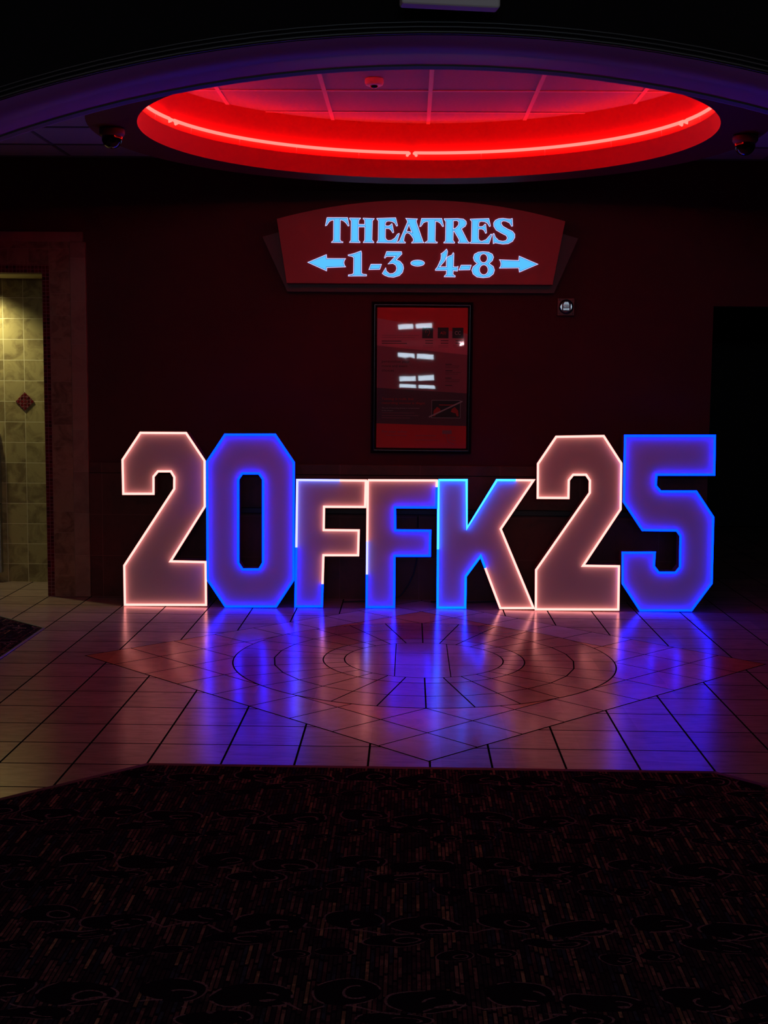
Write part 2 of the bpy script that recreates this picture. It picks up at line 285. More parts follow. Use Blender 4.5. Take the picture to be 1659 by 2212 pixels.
D = {"cam":{"rt":[0.9997609171999824,0.020225522821156524,0.008308830607309609],"up":[-0.010385729636982095,0.10485095060658826,0.9944337156275437],"f":[-0.019241753021946834,0.9942822568986664,-0.10503593935951987],"loc":[1.0827714867679445,-5.183650743330754,1.6183592546277739],"lens":45.04383298921738},"letters":{"2a":{"y":3.6749,"loops":[[[-0.7802,1.2177],[-0.4633,1.219],[-0.3362,1.0279],[-0.3371,0.7088],[-0.5796,0.3212],[-0.3334,0.3182],[-0.3324,0.0147],[-0.904,0.0095],[-0.9049,0.2869],[-0.5491,0.8297],[-0.5476,0.9115],[-0.5717,0.9521],[-0.6617,0.9513],[-0.6928,0.9142],[-0.6941,0.7942],[-0.9053,0.792],[-0.9075,1.0285]]]},"0":{"y":3.6525,"loops":[[[-0.1892,1.2111],[0.1559,1.2143],[0.2855,1.0237],[0.2842,0.2042],[0.1616,0.0137],[-0.1918,0.0095],[-0.3158,0.1973],[-0.315,1.0221]],[[-0.0723,0.9444],[0.0449,0.9455],[0.0734,0.9044],[0.0725,0.3209],[0.0458,0.2743],[-0.0724,0.273],[-0.1023,0.319],[-0.1002,0.9027]]]},"Fa":{"y":3.6866,"loops":[[[0.3072,0.8997],[0.7837,0.9002],[0.78,0.7162],[0.4937,0.7145],[0.4917,0.5516],[0.7362,0.5517],[0.7329,0.3769],[0.4905,0.3742],[0.481,0.012],[0.2952,0.0095]]]},"Fb":{"y":3.6947,"loops":[[[0.7971,0.9018],[1.2748,0.9053],[1.2747,0.717],[0.9869,0.7153],[0.9903,0.5537],[1.2344,0.5538],[1.2334,0.3778],[0.9869,0.3751],[0.9871,0.0118],[0.7945,0.0095]]]},"K":{"y":3.7057,"loops":[[[1.2875,0.9074],[1.4829,0.9093],[1.4904,0.5731],[1.6927,0.9114],[1.9462,0.9123],[1.7248,0.5698],[1.9646,0.0142],[1.7323,0.0114],[1.5891,0.3786],[1.4865,0.234],[1.4865,0.0118],[1.2924,0.0095]]]},"2b":{"y":3.6862,"loops":[[[2.0971,1.2161],[2.4234,1.2244],[2.5494,1.0362],[2.5529,0.7187],[2.3038,0.3206],[2.553,0.3197],[2.5565,0.0143],[1.982,0.0095],[1.9783,0.2872],[2.3374,0.8308],[2.3365,0.9163],[2.3092,0.9559],[2.2202,0.955],[2.1908,0.9169],[2.1908,0.7934],[1.9788,0.7925],[1.9759,1.0286]]]},"5":{"y":3.6909,"loops":[[[2.5624,1.2269],[3.1768,1.2326],[3.1818,0.965],[2.7844,0.9611],[2.7823,0.884],[2.8167,0.8442],[3.0622,0.8467],[3.1856,0.6693],[3.1906,0.2068],[3.0567,0.0138],[2.7015,0.0095],[2.5732,0.1996],[2.5682,0.4143],[2.7898,0.4177],[2.786,0.322],[2.8208,0.2772],[2.9388,0.2785],[2.9687,0.3173],[2.9647,0.5379],[2.9382,0.5745],[2.7006,0.5746],[2.5663,0.7702]]]}},"glyphs":{"T":[[0.4931,2.7164],[0.6356,2.7172],[0.6466,2.6624],[0.6408,2.6599],[0.627,2.679],[0.6148,2.6908],[0.5977,2.7003],[0.5856,2.7011],[0.5847,2.5663],[0.5911,2.5544],[0.6048,2.5511],[0.6034,2.5463],[0.5254,2.5468],[0.5254,2.5506],[0.5351,2.5555],[0.5389,2.566],[0.5394,2.6999],[0.5248,2.6989],[0.5078,2.6892],[0.4908,2.6638],[0.4821,2.6614]],"H":[[0.6512,2.7149],[0.7265,2.7144],[0.7241,2.7096],[0.7145,2.7009],[0.7122,2.6723],[0.756,2.6716],[0.7558,2.7012],[0.745,2.7097],[0.745,2.7145],[0.8213,2.7121],[0.8199,2.7082],[0.8093,2.6967],[0.8069,2.5653],[0.8201,2.551],[0.8201,2.5472],[0.7471,2.5472],[0.748,2.5515],[0.7567,2.5626],[0.7576,2.6544],[0.7123,2.6541],[0.7129,2.5623],[0.7251,2.5504],[0.7227,2.5466],[0.6506,2.5476],[0.6521,2.5514],[0.6608,2.561],[0.662,2.6959],[0.6502,2.7092]],"E":[[0.8408,2.7136],[0.9709,2.7182],[0.9845,2.6644],[0.9773,2.6619],[0.9649,2.6833],[0.9478,2.6928],[0.9235,2.6965],[0.9065,2.6925],[0.9003,2.6806],[0.8995,2.6639],[0.9189,2.6616],[0.9335,2.6665],[0.9431,2.6775],[0.947,2.6761],[0.9582,2.6188],[0.9524,2.6155],[0.9386,2.6354],[0.9249,2.6449],[0.9006,2.6448],[0.9002,2.5826],[0.9076,2.5683],[0.9222,2.5612],[0.9441,2.5647],[0.9659,2.5783],[0.9851,2.6071],[0.9962,2.6119],[0.9972,2.6062],[0.9783,2.5458],[0.8411,2.5473],[0.842,2.5512],[0.8507,2.5622],[0.8516,2.697],[0.8398,2.7103]],"A":[[1.0414,2.715],[1.1219,2.7116],[1.115,2.6989],[1.1167,2.6863],[1.1623,2.5582],[1.1705,2.5487],[1.0844,2.5466],[1.085,2.5514],[1.0962,2.5594],[1.096,2.5752],[1.0829,2.5951],[1.0698,2.61],[1.0553,2.6165],[1.0434,2.6123],[1.0361,2.6003],[1.0314,2.5834],[1.0278,2.5596],[1.0404,2.5508],[1.0402,2.5463],[0.985,2.546],[0.9875,2.5514],[1.0,2.561],[1.0539,2.6903],[1.0495,2.7052]],"A_hole":[[1.0637,2.672],[1.0846,2.6196],[1.0674,2.6242],[1.0464,2.6266]],"T.":[[1.1516,2.7148],[1.2913,2.7156],[1.3049,2.6625],[1.2979,2.6607],[1.283,2.6824],[1.2654,2.6937],[1.2479,2.6965],[1.2467,2.5647],[1.2526,2.5561],[1.2631,2.5533],[1.2615,2.5476],[1.178,2.5482],[1.1797,2.5528],[1.1913,2.5586],[1.1971,2.5644],[1.1973,2.6945],[1.181,2.6932],[1.1636,2.6845],[1.1476,2.6615],[1.1395,2.6598]],"R":[[1.3088,2.714],[1.4019,2.7162],[1.4427,2.7119],[1.4603,2.6977],[1.4635,2.6806],[1.455,2.6634],[1.4291,2.646],[1.4351,2.6346],[1.474,2.5604],[1.4858,2.5518],[1.4847,2.5478],[1.4101,2.5485],[1.4071,2.5542],[1.4169,2.56],[1.4127,2.5743],[1.3787,2.6303],[1.3729,2.6285],[1.372,2.5655],[1.3838,2.5523],[1.3821,2.5477],[1.3081,2.5484],[1.3092,2.5536],[1.3196,2.5611],[1.3207,2.694],[1.3101,2.7083]],"R_hole":[[1.3719,2.7001],[1.3963,2.7031],[1.411,2.6917],[1.4083,2.6717],[1.3912,2.6515],[1.3726,2.644]],"E.":[[1.4903,2.7122],[1.6181,2.7175],[1.6306,2.6661],[1.6237,2.6627],[1.6106,2.6843],[1.5912,2.6956],[1.565,2.6983],[1.5523,2.6925],[1.549,2.6782],[1.5493,2.6622],[1.5685,2.6612],[1.5829,2.667],[1.5915,2.6785],[1.5973,2.6774],[1.6041,2.6202],[1.5983,2.6156],[1.5863,2.6373],[1.5717,2.6452],[1.5484,2.645],[1.5483,2.5809],[1.5567,2.5649],[1.573,2.561],[1.602,2.5726],[1.6248,2.5986],[1.6362,2.6112],[1.6421,2.6073],[1.6228,2.5458],[1.4929,2.5473],[1.4928,2.5519],[1.5002,2.5605],[1.501,2.698],[1.4904,2.7076]],"S":[[1.7808,2.7185],[1.7846,2.6671],[1.7777,2.6653],[1.7628,2.6881],[1.7393,2.6994],[1.7189,2.7021],[1.7046,2.6935],[1.7048,2.682],[1.7167,2.6649],[1.7519,2.6451],[1.7842,2.631],[1.8002,2.6111],[1.8007,2.5882],[1.7855,2.5623],[1.7567,2.5466],[1.7189,2.543],[1.6897,2.5474],[1.6663,2.5518],[1.6519,2.546],[1.649,2.613],[1.6565,2.6148],[1.6657,2.5902],[1.6894,2.5674],[1.7185,2.5619],[1.7417,2.5678],[1.7501,2.585],[1.7411,2.6021],[1.7118,2.6163],[1.6706,2.6389],[1.6539,2.6646],[1.6524,2.6874],[1.6637,2.7046],[1.6867,2.7162],[1.7157,2.7192],[1.7506,2.7149],[1.7681,2.7138]],"larrow":[[0.3598,2.4089],[0.4891,2.4626],[0.4916,2.4362],[0.6234,2.4361],[0.6147,2.4217],[0.6114,2.4082],[0.6149,2.3938],[0.6237,2.3794],[0.4928,2.3738],[0.491,2.3511]],"1":[[0.7314,2.4896],[0.7354,2.4762],[0.7363,2.3369],[0.7461,2.3297],[0.7705,2.3275],[0.7706,2.3179],[0.6436,2.316],[0.6445,2.3242],[0.6704,2.3278],[0.6801,2.3365],[0.681,2.4423],[0.6697,2.4518],[0.6428,2.4564],[0.6418,2.4622],[0.672,2.4686],[0.7012,2.4784]],"-":[[0.8017,2.3984],[0.8749,2.3989],[0.863,2.3642],[0.7874,2.3622]],"3":[[0.9107,2.4869],[1.013,2.4866],[1.017,2.4708],[0.977,2.4298],[1.0039,2.4204],[1.0236,2.3989],[1.0297,2.3725],[1.0217,2.3436],[0.9999,2.3218],[0.961,2.3105],[0.9244,2.3131],[0.8975,2.3235],[0.8813,2.3354],[0.9044,2.3741],[0.9094,2.3525],[0.9315,2.3343],[0.9559,2.3359],[0.9753,2.3505],[0.9824,2.3722],[0.9749,2.3938],[0.9553,2.4056],[0.9212,2.4016],[0.9695,2.4537],[0.9086,2.4533],[0.8989,2.4413],[0.895,2.4446]],"dot":[[1.175,2.409],[1.1727,2.4026],[1.166,2.3967],[1.1554,2.3921],[1.1421,2.3891],[1.1273,2.3879],[1.1125,2.3889],[1.0991,2.3917],[1.0884,2.3962],[1.0816,2.402],[1.0792,2.4084],[1.0814,2.4148],[1.0882,2.4206],[1.0987,2.4253],[1.1121,2.4283],[1.1269,2.4294],[1.1417,2.4285],[1.1551,2.4256],[1.1657,2.4211],[1.1726,2.4154]],"4":[[1.3279,2.5061],[1.3351,2.4906],[1.3298,2.4561],[1.3156,2.4243],[1.2811,2.3838],[1.3278,2.3841],[1.3282,2.4445],[1.3414,2.4561],[1.3646,2.4649],[1.3749,2.4822],[1.3791,2.4765],[1.3774,2.3844],[1.4008,2.3834],[1.4095,2.3875],[1.4053,2.3558],[1.3766,2.3585],[1.3752,2.3325],[1.3912,2.3222],[1.3901,2.3153],[1.3141,2.3159],[1.3169,2.3235],[1.3285,2.3322],[1.3299,2.3599],[1.2522,2.3594],[1.2521,2.3663],[1.2665,2.3837],[1.2892,2.4357],[1.2917,2.4673],[1.2887,2.473],[1.306,2.4847]],"-.":[[1.431,2.3963],[1.501,2.3967],[1.4916,2.365],[1.4157,2.3628]],"8":[[1.5829,2.4904],[1.6209,2.4867],[1.6473,2.4725],[1.6553,2.4524],[1.6481,2.4294],[1.6251,2.4091],[1.6546,2.3891],[1.6638,2.3633],[1.6555,2.3373],[1.6296,2.3169],[1.5859,2.3109],[1.542,2.3163],[1.5154,2.3363],[1.5062,2.3622],[1.5146,2.3853],[1.5434,2.4085],[1.5227,2.4257],[1.5154,2.4486],[1.522,2.4717],[1.548,2.4862]],"8_hole":[[1.6134,2.4452],[1.6123,2.4358],[1.6086,2.4273],[1.6028,2.4205],[1.5954,2.4161],[1.5871,2.4146],[1.5788,2.416],[1.5712,2.4203],[1.5652,2.427],[1.5612,2.4355],[1.5598,2.4449],[1.5609,2.4543],[1.5646,2.4628],[1.5704,2.4696],[1.5778,2.474],[1.5861,2.4755],[1.5944,2.4741],[1.6019,2.4698],[1.608,2.4631],[1.6119,2.4546]],"8_hole2":[[1.6194,2.3658],[1.6181,2.3552],[1.6139,2.3455],[1.6074,2.3378],[1.599,2.3328],[1.5896,2.3311],[1.5802,2.3327],[1.5717,2.3376],[1.5648,2.3452],[1.5604,2.3548],[1.5587,2.3654],[1.56,2.3761],[1.5642,2.3858],[1.5708,2.3935],[1.5791,2.3984],[1.5885,2.4002],[1.5979,2.3986],[1.6064,2.3937],[1.6133,2.3861],[1.6177,2.3765]],"rarrow":[[1.6975,2.4354],[1.8316,2.4306],[1.8339,2.461],[1.9649,2.4067],[1.8378,2.3518],[1.8326,2.3805],[1.6985,2.3779],[1.707,2.3923],[1.7085,2.4096],[1.7047,2.424]]},"board":[[0.1424,2.7068],[0.2282,2.7293],[0.3145,2.7498],[0.4011,2.7682],[0.4881,2.7846],[0.5754,2.7989],[0.663,2.8111],[0.7508,2.8213],[0.8388,2.8294],[0.9269,2.8354],[1.0151,2.8393],[1.1033,2.8411],[1.1915,2.8409],[1.2797,2.8386],[1.3677,2.8342],[1.4557,2.8277],[1.5434,2.8191],[1.631,2.8085],[1.7182,2.7959],[1.8051,2.7811],[1.8917,2.7644],[1.9779,2.7456],[2.0636,2.7247],[2.1489,2.7019],[2.0703,2.2666],[0.2117,2.2666]],"plate":[[0.0298,2.5937],[0.1247,2.6205],[0.2201,2.6449],[0.316,2.6669],[0.4124,2.6865],[0.5091,2.7036],[0.6062,2.7184],[0.7036,2.7307],[0.8012,2.7405],[0.8989,2.7479],[0.9968,2.7529],[1.0947,2.7554],[1.1926,2.7555],[1.2905,2.7531],[1.3883,2.7483],[1.4859,2.7411],[1.5832,2.7314],[1.6803,2.7193],[1.7771,2.7047],[1.8735,2.6878],[1.9695,2.6685],[2.0649,2.6467],[2.1599,2.6226],[2.2542,2.5961],[2.0926,2.2148],[0.2051,2.2132]],"frame":[[0.8014,2.1517],[1.5274,2.152],[1.5333,1.0732],[0.8036,1.0663]],"print":[[0.8479,2.1016],[1.4795,2.1029],[1.4811,1.1173],[0.8512,1.1157]],"poster":{"b1":[[0.8489,2.0333],[1.4817,1.9265]],"top_l":[[0.8489,2.0333]],"pinkdark":[[0.8504,1.8391],[1.4786,1.7774]],"dark":[[0.8505,1.5394],[1.48,1.5045]],"red":[[0.8509,1.2847],[1.4797,1.2704]],"ic1":[[1.166,1.9692],[1.2436,1.8927]],"ic2":[[1.2764,1.9701],[1.3535,1.8936]],"ic3":[[1.3804,1.9693],[1.4591,1.8944]],"no":[[1.2398,1.453],[1.4449,1.3278]],"slash":[[1.2208,1.3328],[1.4593,1.4479]],"t1":[[0.882,1.4537]],"t2":[[0.8822,1.4241]],"t3":[[0.8825,1.3918]],"t4":[[0.8839,1.219]],"cam":[[1.3181,1.2392],[1.4114,1.2131]],"hand":[[1.3466,1.2071],[1.4152,1.1374]],"small":[[0.8783,1.9139],[1.1416,1.8919]],"head":[[0.8796,1.7512],[0.8798,1.7191],[0.8801,1.6871],[0.8804,1.6549]],"lines":[[0.8827,1.3621],[1.1506,1.3241]],"col":[[1.3345,1.7121],[1.439,1.5471]]},"strobe":[[2.08,2.1805],[2.2059,2.0608],[2.1443,2.124],[2.1946,2.1243]]}

# ------------------------------------------------------------------ camera
cd = bpy.data.cameras.new('camera'); cam = bpy.data.objects.new('camera', cd); C.objects.link(cam)
rt, up, fw = (Vector(D['cam'][k]) for k in ('rt', 'up', 'f'))
M = Matrix((rt, up, -fw)).transposed().to_4x4(); M.translation = Vector(D['cam']['loc'])
cam.matrix_world = M
cd.sensor_fit = 'VERTICAL'; cd.sensor_height = 36; cd.lens = D['cam']['lens']; cd.clip_start = 0.05; cd.clip_end = 60
S.camera = cam
S.view_settings.view_transform = 'Standard'; S.view_settings.look = 'None'; S.view_settings.gamma = 1.0
S.view_settings.use_curve_mapping = False; S.view_settings.exposure = 0.0
S.cycles.use_denoising = True
try: S.cycles.denoiser = 'OPENIMAGEDENOISE'
except Exception: pass
S.cycles.max_bounces = 8; S.cycles.diffuse_bounces = 4; S.cycles.glossy_bounces = 4; S.cycles.transparent_max_bounces = 12
S.cycles.sample_clamp_indirect = 6.0
w = bpy.data.worlds.new('world'); S.world = w; w.use_nodes = True
w.node_tree.nodes['Background'].inputs[0].default_value = (0, 0, 0, 1); w.node_tree.nodes['Background'].inputs[1].default_value = 0

# ------------------------------------------------------------------ materials
M_wall = paint('maroon wall paint', (0.072, 0.0075, 0.009), 0.8, var=0.12, vscale=1.2, bump=0.25, bscale=160)
M_black = paint('black wall paint', (0.006, 0.0045, 0.0055), 0.8, spec=0.15, var=0.2)
M_hall = paint('dark hallway paint', (0.02, 0.016, 0.016), 0.8, var=0.2)
M_mould = paint('dark moulding lacquer', (0.020, 0.020, 0.022), 0.35, spec=0.5)
M_arch = paint('arch soffit paint', (0.26, 0.065, 0.40), 0.48, var=0.10, vscale=1.5)
M_disc = paint('deep red soffit paint', (0.16, 0.007, 0.007), 0.6, spec=0.2, var=0.1, vscale=1.0)
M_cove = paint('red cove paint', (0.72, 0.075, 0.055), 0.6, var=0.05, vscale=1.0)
M_ceil = paint('mineral fibre ceiling tile', (0.42, 0.40, 0.42), 0.9, var=0.06, vscale=60, bump=0.5, bscale=220)
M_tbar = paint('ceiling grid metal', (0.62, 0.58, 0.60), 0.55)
M_tbar_shade = paint('shade-painted ceiling grid metal', (0.16, 0.14, 0.16), 0.55)  # same grid metal, shade put into its darker colour
M_grout = paint('dark floor grout', (0.008, 0.006, 0.007), 1.0, spec=0.0, var=0.3, vscale=30)
M_stone = stone('beige stone floor tile', (0.40, 0.28, 0.22), (0.30, 0.205, 0.16), 0.22)
M_cream = stone('cream stone floor tile', (0.50, 0.40, 0.36), (0.44, 0.34, 0.30), 0.17, vstretch=(4, 5, 4))
M_terra = stone('terracotta floor tile', (0.62, 0.25, 0.09), (0.52, 0.20, 0.07), 0.19, vstretch=(4, 5, 4))
M_ring = stone('red brown ring tile', (0.38, 0.13, 0.09), (0.32, 0.11, 0.075), 0.19, vstretch=(4, 5, 4))
M_core = stone('pale medallion tile', (0.42, 0.32, 0.30), (0.36, 0.27, 0.25), 0.17, vstretch=(4, 5, 4))
M_wains = wall_tile('red brown wainscot tile', (0.12, 0.020, 0.013), (0.085, 0.014, 0.010), (0.20, 0.06, 0.05), 0.577, 0.3025, (0.585, 0.0), 0.004, 0.45, 0.3, 6)
M_rest = wall_tile('olive beige wall tile', (0.44, 0.36, 0.15), (0.24, 0.18, 0.075), (0.75, 0.68, 0.40), 0.158, 0.158, (-1.8829, 1.406-0.158*8), 0.0042, 0.35, 0.4, 8)
M_band = wall_tile('tan surround tile', (0.32, 0.165, 0.095), (0.17, 0.075, 0.042), (0.36, 0.20, 0.14), 0.149, 0.1565, (-1.4975, 0.0), 0.003, 0.45, 0.3, 9)
M_edge = wall_tile('tan surround trim tile', (0.34, 0.18, 0.12), (0.25, 0.125, 0.085), (0.38, 0.22, 0.16), 0.4, 0.305, (-1.349, 0.0), 0.003, 0.45, 0.3, 5)
M_mos = wall_tile('dark red glass mosaic', (0.16, 0.012, 0.016), (0.055, 0.006, 0.008), (0.30, 0.12, 0.13), 0.0262, 0.0262, (-1.550, 0.002), 0.0034, 0.15, 0.6, 3)
M_carpet = carpet_mat('patterned carpet')
M_mat = carpet_mat('patterned mat carpet', 1.6)
M_strip = paint('transition strip', (0.07, 0.035, 0.03), 0.5)
M_steel = paint('brushed steel', (0.42, 0.42, 0.40), 0.35, metal=1.0, var=0.1, vscale=20)
M_metal = paint('grey edging metal', (0.20, 0.20, 0.20), 0.45, metal=0.6)
M_face = paint('white acrylic letter face', (0.62, 0.55, 0.55), 0.5, spec=0.3, var=0.02, vscale=2)
M_side = paint('letter return', (0.20, 0.09, 0.10), 0.5)
M_back = paint('letter back board', (0.10, 0.06, 0.06), 0.7)
LED = dict(w=glow('warm white light strip', (2.9, 0.86, 0.76)),
           b=glow('blue light strip', (0.0, 0.13, 15.0)),
           k=glow('azure light strip', (0.0, 0.32, 15.0)),
           c=glow('cyan light strip', (0.10, 1.2, 14.0)),
           i=glow('ice white light strip', (0.75, 0.80, 4.5)))
M_neon = glow('red neon tube', (22.0, 0.32, 0.26))
M_neon_end = glow('neon tube end', (2.2, 0.35, 0.28))
M_cable = paint('black rubber', (0.006, 0.006, 0.006), 0.5)
M_plastic = paint('white plastic housing', (0.75, 0.74, 0.72), 0.45)
M_grey = paint('grey plastic housing', (0.16, 0.15, 0.16), 0.5)
M_dome = paint('smoked camera dome', (0.004, 0.004, 0.006), 0.08, spec=0.6, coat=0.6)
M_sred = paint('red sign panel', (0.42, 0.035, 0.045), 0.5, var=0.03)
M_splate = paint('grey brown sign back', (0.11, 0.075, 0.07), 0.6)
M_cyan = glow('lit sky blue acrylic', (0.10, 0.55, 1.25))
M_rim = glow('lit pale letter edge', (0.72, 0.72, 1.2))
M_groove = paint('blue letter groove', (0.02, 0.03, 0.16), 0.6)
M_frame = paint('black frame lacquer', (0.008, 0.009, 0.012), 0.22, spec=0.6)
M_chrome = paint('chrome reflector', (0.85, 0.85, 0.85), 0.06, metal=1.0)
M_glint = paint('mirrored glint', (0.09, 0.09, 0.095), 0.06, metal=1.0)
M_rbox = paint('red alarm housing', (0.13, 0.010, 0.012), 0.4)
M_film = film_mat('clear plastic sheet')

# ------------------------------------------------------------------ floor
G = 0.308; XC = 1.183; CX, CY = 1.178, 2.062
bm = bmesh.new()
quad(bm, [(-4.2, -3.2, -0.0006), (6.4, -3.2, -0.0006), (6.4, 9.2, -0.0006), (-4.2, 9.2, -0.0006)], 0)
gp = 0.0046
xs = sorted([XC] + [XC - 0.260 - G*k for k in range(0, 17)] + [XC + 0.260 + G*k for k in range(0, 17)])
for a, b_ in zip(xs, xs[1:]):
    for j in range(-9, 29):
        y0, y1 = j*G, (j+1)*G
        if y1 < -3.1: continue
        quad(bm, [(a+gp, y0+gp, 0), (b_-gp, y0+gp, 0), (b_-gp, y1-gp, 0), (a+gp, y1-gp, 0)], 1)
def dia(u, v, z): return (CX + (u+v)/2**.5, CY + (u-v)/2**.5, z)
H_ = 1.384; n9 = 9; st = 2*H_/n9
quad(bm, [dia(-H_-gp, -H_-gp, 0.0003), dia(H_+gp, -H_-gp, 0.0003), dia(H_+gp, H_+gp, 0.0003), dia(-H_-gp, H_+gp, 0.0003)], 0)
for i in range(n9):
    for j in range(n9):
        u0, v0 = -H_+i*st, -H_+j*st; uc, vc = u0+st/2, v0+st/2
        dx = abs(uc+vc)/2**.5
        edge = i in (0, n9-1) or j in (0, n9-1)
        mi = 3 if (dx > 1.22 or not edge) else 2
        quad(bm, [dia(u0+gp*.85, v0+gp*.85, .0006), dia(u0+st-gp*.85, v0+gp*.85, .0006), dia(u0+st-gp*.85, v0+st-gp*.85, .0006), dia(u0+gp*.85, v0+st-gp*.85, .0006)], mi)
def pol(r, t, z): return (CX + r*math.cos(t), CY + 0.008 + r*math.sin(t), z)
NS = 28
f = bm.faces.new([bm.verts.new(pol(1.096, 2*PI*i/168, .0009)) for i in range(168)]); f.material_index = 0
def sector(r0, r1, t0, t1, mi, straight_in=False, straight_out=False, seg=6):
    """a ring tile between two radii; either long side may be straight instead of curved"""
    g0, g1 = gp*.85/r0, gp*.85/r1
    inn = [pol(r0+gp*.85, t0+g0+(t1-t0-2*g0)*k/(1 if straight_in else seg), .0012) for k in range(1+(1 if straight_in else seg))]
    out = [pol(r1-gp*.85, t0+g1+(t1-t0-2*g1)*k/(1 if straight_out else seg), .0012) for k in range(1+(1 if straight_out else seg))]
    quad(bm, inn + out[::-1], mi)
for k in range(NS):
    t0 = -PI/2 + 2*PI*k/NS; t1 = t0 + 2*PI/NS
    sector(0.860, 1.092, t0, t1, 4, straight_in=True)
    sector(0.578, 0.860, t0, t1, 4, straight_out=True)
    sector(0.456, 0.578, t0, t1, 5, seg=4)
# the core disc cut into a 3 x 3 grid
def clip(poly, ax, val, keep_less):
    out = []
    for p, q_ in zip(poly, poly[1:]+poly[:1]):
        a = (p[ax] <= val) if keep_less else (p[ax] >= val); b_ = (q_[ax] <= val) if keep_less else (q_[ax] >= val)
        if a: out.append(p)
        if a != b_:
            t = (val-p[ax])/(q_[ax]-p[ax]); out.append(tuple(p[i]+(q_[i]-p[i])*t for i in range(3)))
    return out
core = [pol(0.452, 2*PI*i/96, .0012) for i in range(96)]
gx = [-9, 1.015, 1.321, 9]; gy = [-9, 1.925, 2.231, 9]
for i in range(3):
    for j in range(3):
        p = clip(clip(clip(clip(core, 0, gx[i+1]-gp*.6, True), 0, gx[i]+gp*.6, False), 1, gy[j+1]-gp*.6, True), 1, gy[j]+gp*.6, False)
        if len(p) > 2: quad(bm, p, 5)
floor = struct('floor', bm, [M_grout, M_stone, M_cream, M_terra, M_ring, M_core])
floor['label'] = 'beige stone tile floor with a diamond and ring medallion'

cp = [(-2.9, -2.9), (0.0, 0.0), (2.36, 0.0), (5.26, -2.9), (5.26, -14), (-2.9, -14)]
bm = bmesh.new(); quad(bm, [(x, y, 0.006) for x, y in cp]); struct('floor_carpet', bm, M_carpet, 'dark patterned carpet in the lobby')
bm = bmesh.new()
path = [(-2.9, -2.9), (0.0, 0.0), (2.36, 0.0), (5.26, -2.9)]
for (a, b_) in zip(path, path[1:]):
    a, b_ = Vector((*a, 0)), Vector((*b_, 0)); d = (b_-a).normalized(); s = Vector((d.y, -d.x, 0))
    o0, o1 = s*0.026, s*-0.002
    v = [bm.verts.new(p) for p in (a+o0+Vector((0, 0, .0065)), b_+o0+Vector((0, 0, .0065)), b_+o0*.3+Vector((0, 0, .010)), a+o0*.3+Vector((0, 0, .010)), b_+o1+Vector((0, 0, .0005)), a+o1+Vector((0, 0, .0005)))]
    bm.faces.new([v[0], v[1], v[2], v[3]]); bm.faces.new([v[3], v[2], v[4], v[5]])
struct('trim_1', bm, M_strip, 'dark edging strip between carpet and tiles')

# inlaid mat by the doorway
mat_o = thing('floor_mat', 'dark patterned carpet mat with grey metal edging on the tiles by the doorway', 'mat', (-2.0, 2.6, 0))
def loc(o): return o.location
mp_ = [(-1.238, 2.822), (-1.238, 1.30), (-2.95, 1.30), (-2.95, 3.86), (-2.35, 3.86)]
bm = bmesh.new(); quad(bm, [(x+2.0, y-2.6, 0.005) for x, y in mp_]); link('carpet_panel', bm, M_mat, mat_o)
bm = bmesh.new(); sweep(bm, [(x+2.0, y-2.6, 0.003) for x, y in mp_], 0.0075, 8, True, normal=Vector((0, 0, 1))); link('edging', bm, M_metal, mat_o)

# ------------------------------------------------------------------ walls
YB = 4.06; ZC = 3.153
bm = bmesh.new()
def slab(x0, x1, z0, z1): box(bm, x0, x1, YB, YB+0.12, z0, z1)
slab(-4.0, -2.75, 0, 3.3); slab(-2.75, -1.55, 2.335, 3.3); slab(-1.55, 3.232, 0, 3.3); slab(3.232, 5.1, 2.135, 3.3); slab(5.1, 6.2, 0, 3.3)
struct('wall_back', bm, M_wall, 'dark maroon back wall')
bm = bmesh.new(); box(bm, -1.235, 3.230, YB-0.012, YB+0.002, 0.0, 0.905); box(bm, -1.235, 3.230, YB-0.016, YB+0.002, 0.909, 0.985, bevel=0.004)
struct('trim_2', bm, M_wains, 'red-brown tile wainscot')
bm = bmesh.new(); box(bm, -0.30, 2.95, YB-0.045, YB-0.012, 0.625, 0.668, bevel=0.008)
struct('trim_3', bm, M_cable, 'black bumper rail on the wainscot')
# tiled surround of the doorway (right jamb and head; the left jamb lies outside the picture)
bm = bmesh.new(); y0, y1 = YB-0.030, YB+0.002
box(bm, -1.550, -1.4975, y0, y1, 0, 2.39); box(bm, -2.75, -1.550, y0, y1, 2.335, 2.39); box(bm, -2.80, -2.75, y0, y1, 0, 2.39)
struct('trim_4', bm, M_mos, 'dark red glass mosaic strip round the doorway')
bm = bmesh.new(); box(bm, -1.4975, -1.349, y0, y1, 0, 2.39); box(bm, -2.95, -1.349, y0, y1, 2.39, 2.553); box(bm, -2.95, -2.80, y0, y1, 0, 2.39)
struct('trim_5', bm, M_band, 'tan tile surround of the doorway')
bm = bmesh.new(); box(bm, -1.349, -1.237, y0-0.004, y1, 0, 2.553, bevel=0.004); box(bm, -3.06, -1.255, y0-0.004, y1, 2.553, 2.623, bevel=0.004); box(bm, -3.06, -2.95, y0-0.004, y1, 0, 2.553)
struct('trim_6', bm, M_edge, 'outer trim tiles of the doorway surround')
# passage behind the doorway
bm = bmesh.new(); box(bm, -4.0, -1.25, 4.67, 4.79, 0, 2.6)
struct('wall_passage', bm, M_rest, 'olive beige tiled wall inside the doorway')
bm = bmesh.new(); box(bm, -4.0, -1.25, YB+0.005, 4.67, 2.338, 2.45)
struct('ceiling_passage', bm, paint('passage ceiling paint', (0.40, 0.34, 0.20), 0.8), 'low ceiling inside the doorway')
bm = bmesh.new(); box(bm, -1.37, -1.25, YB+0.12, 4.67, 0, 2.34); struct('wall_passage_end', bm, M_rest, 'end wall of the passage')
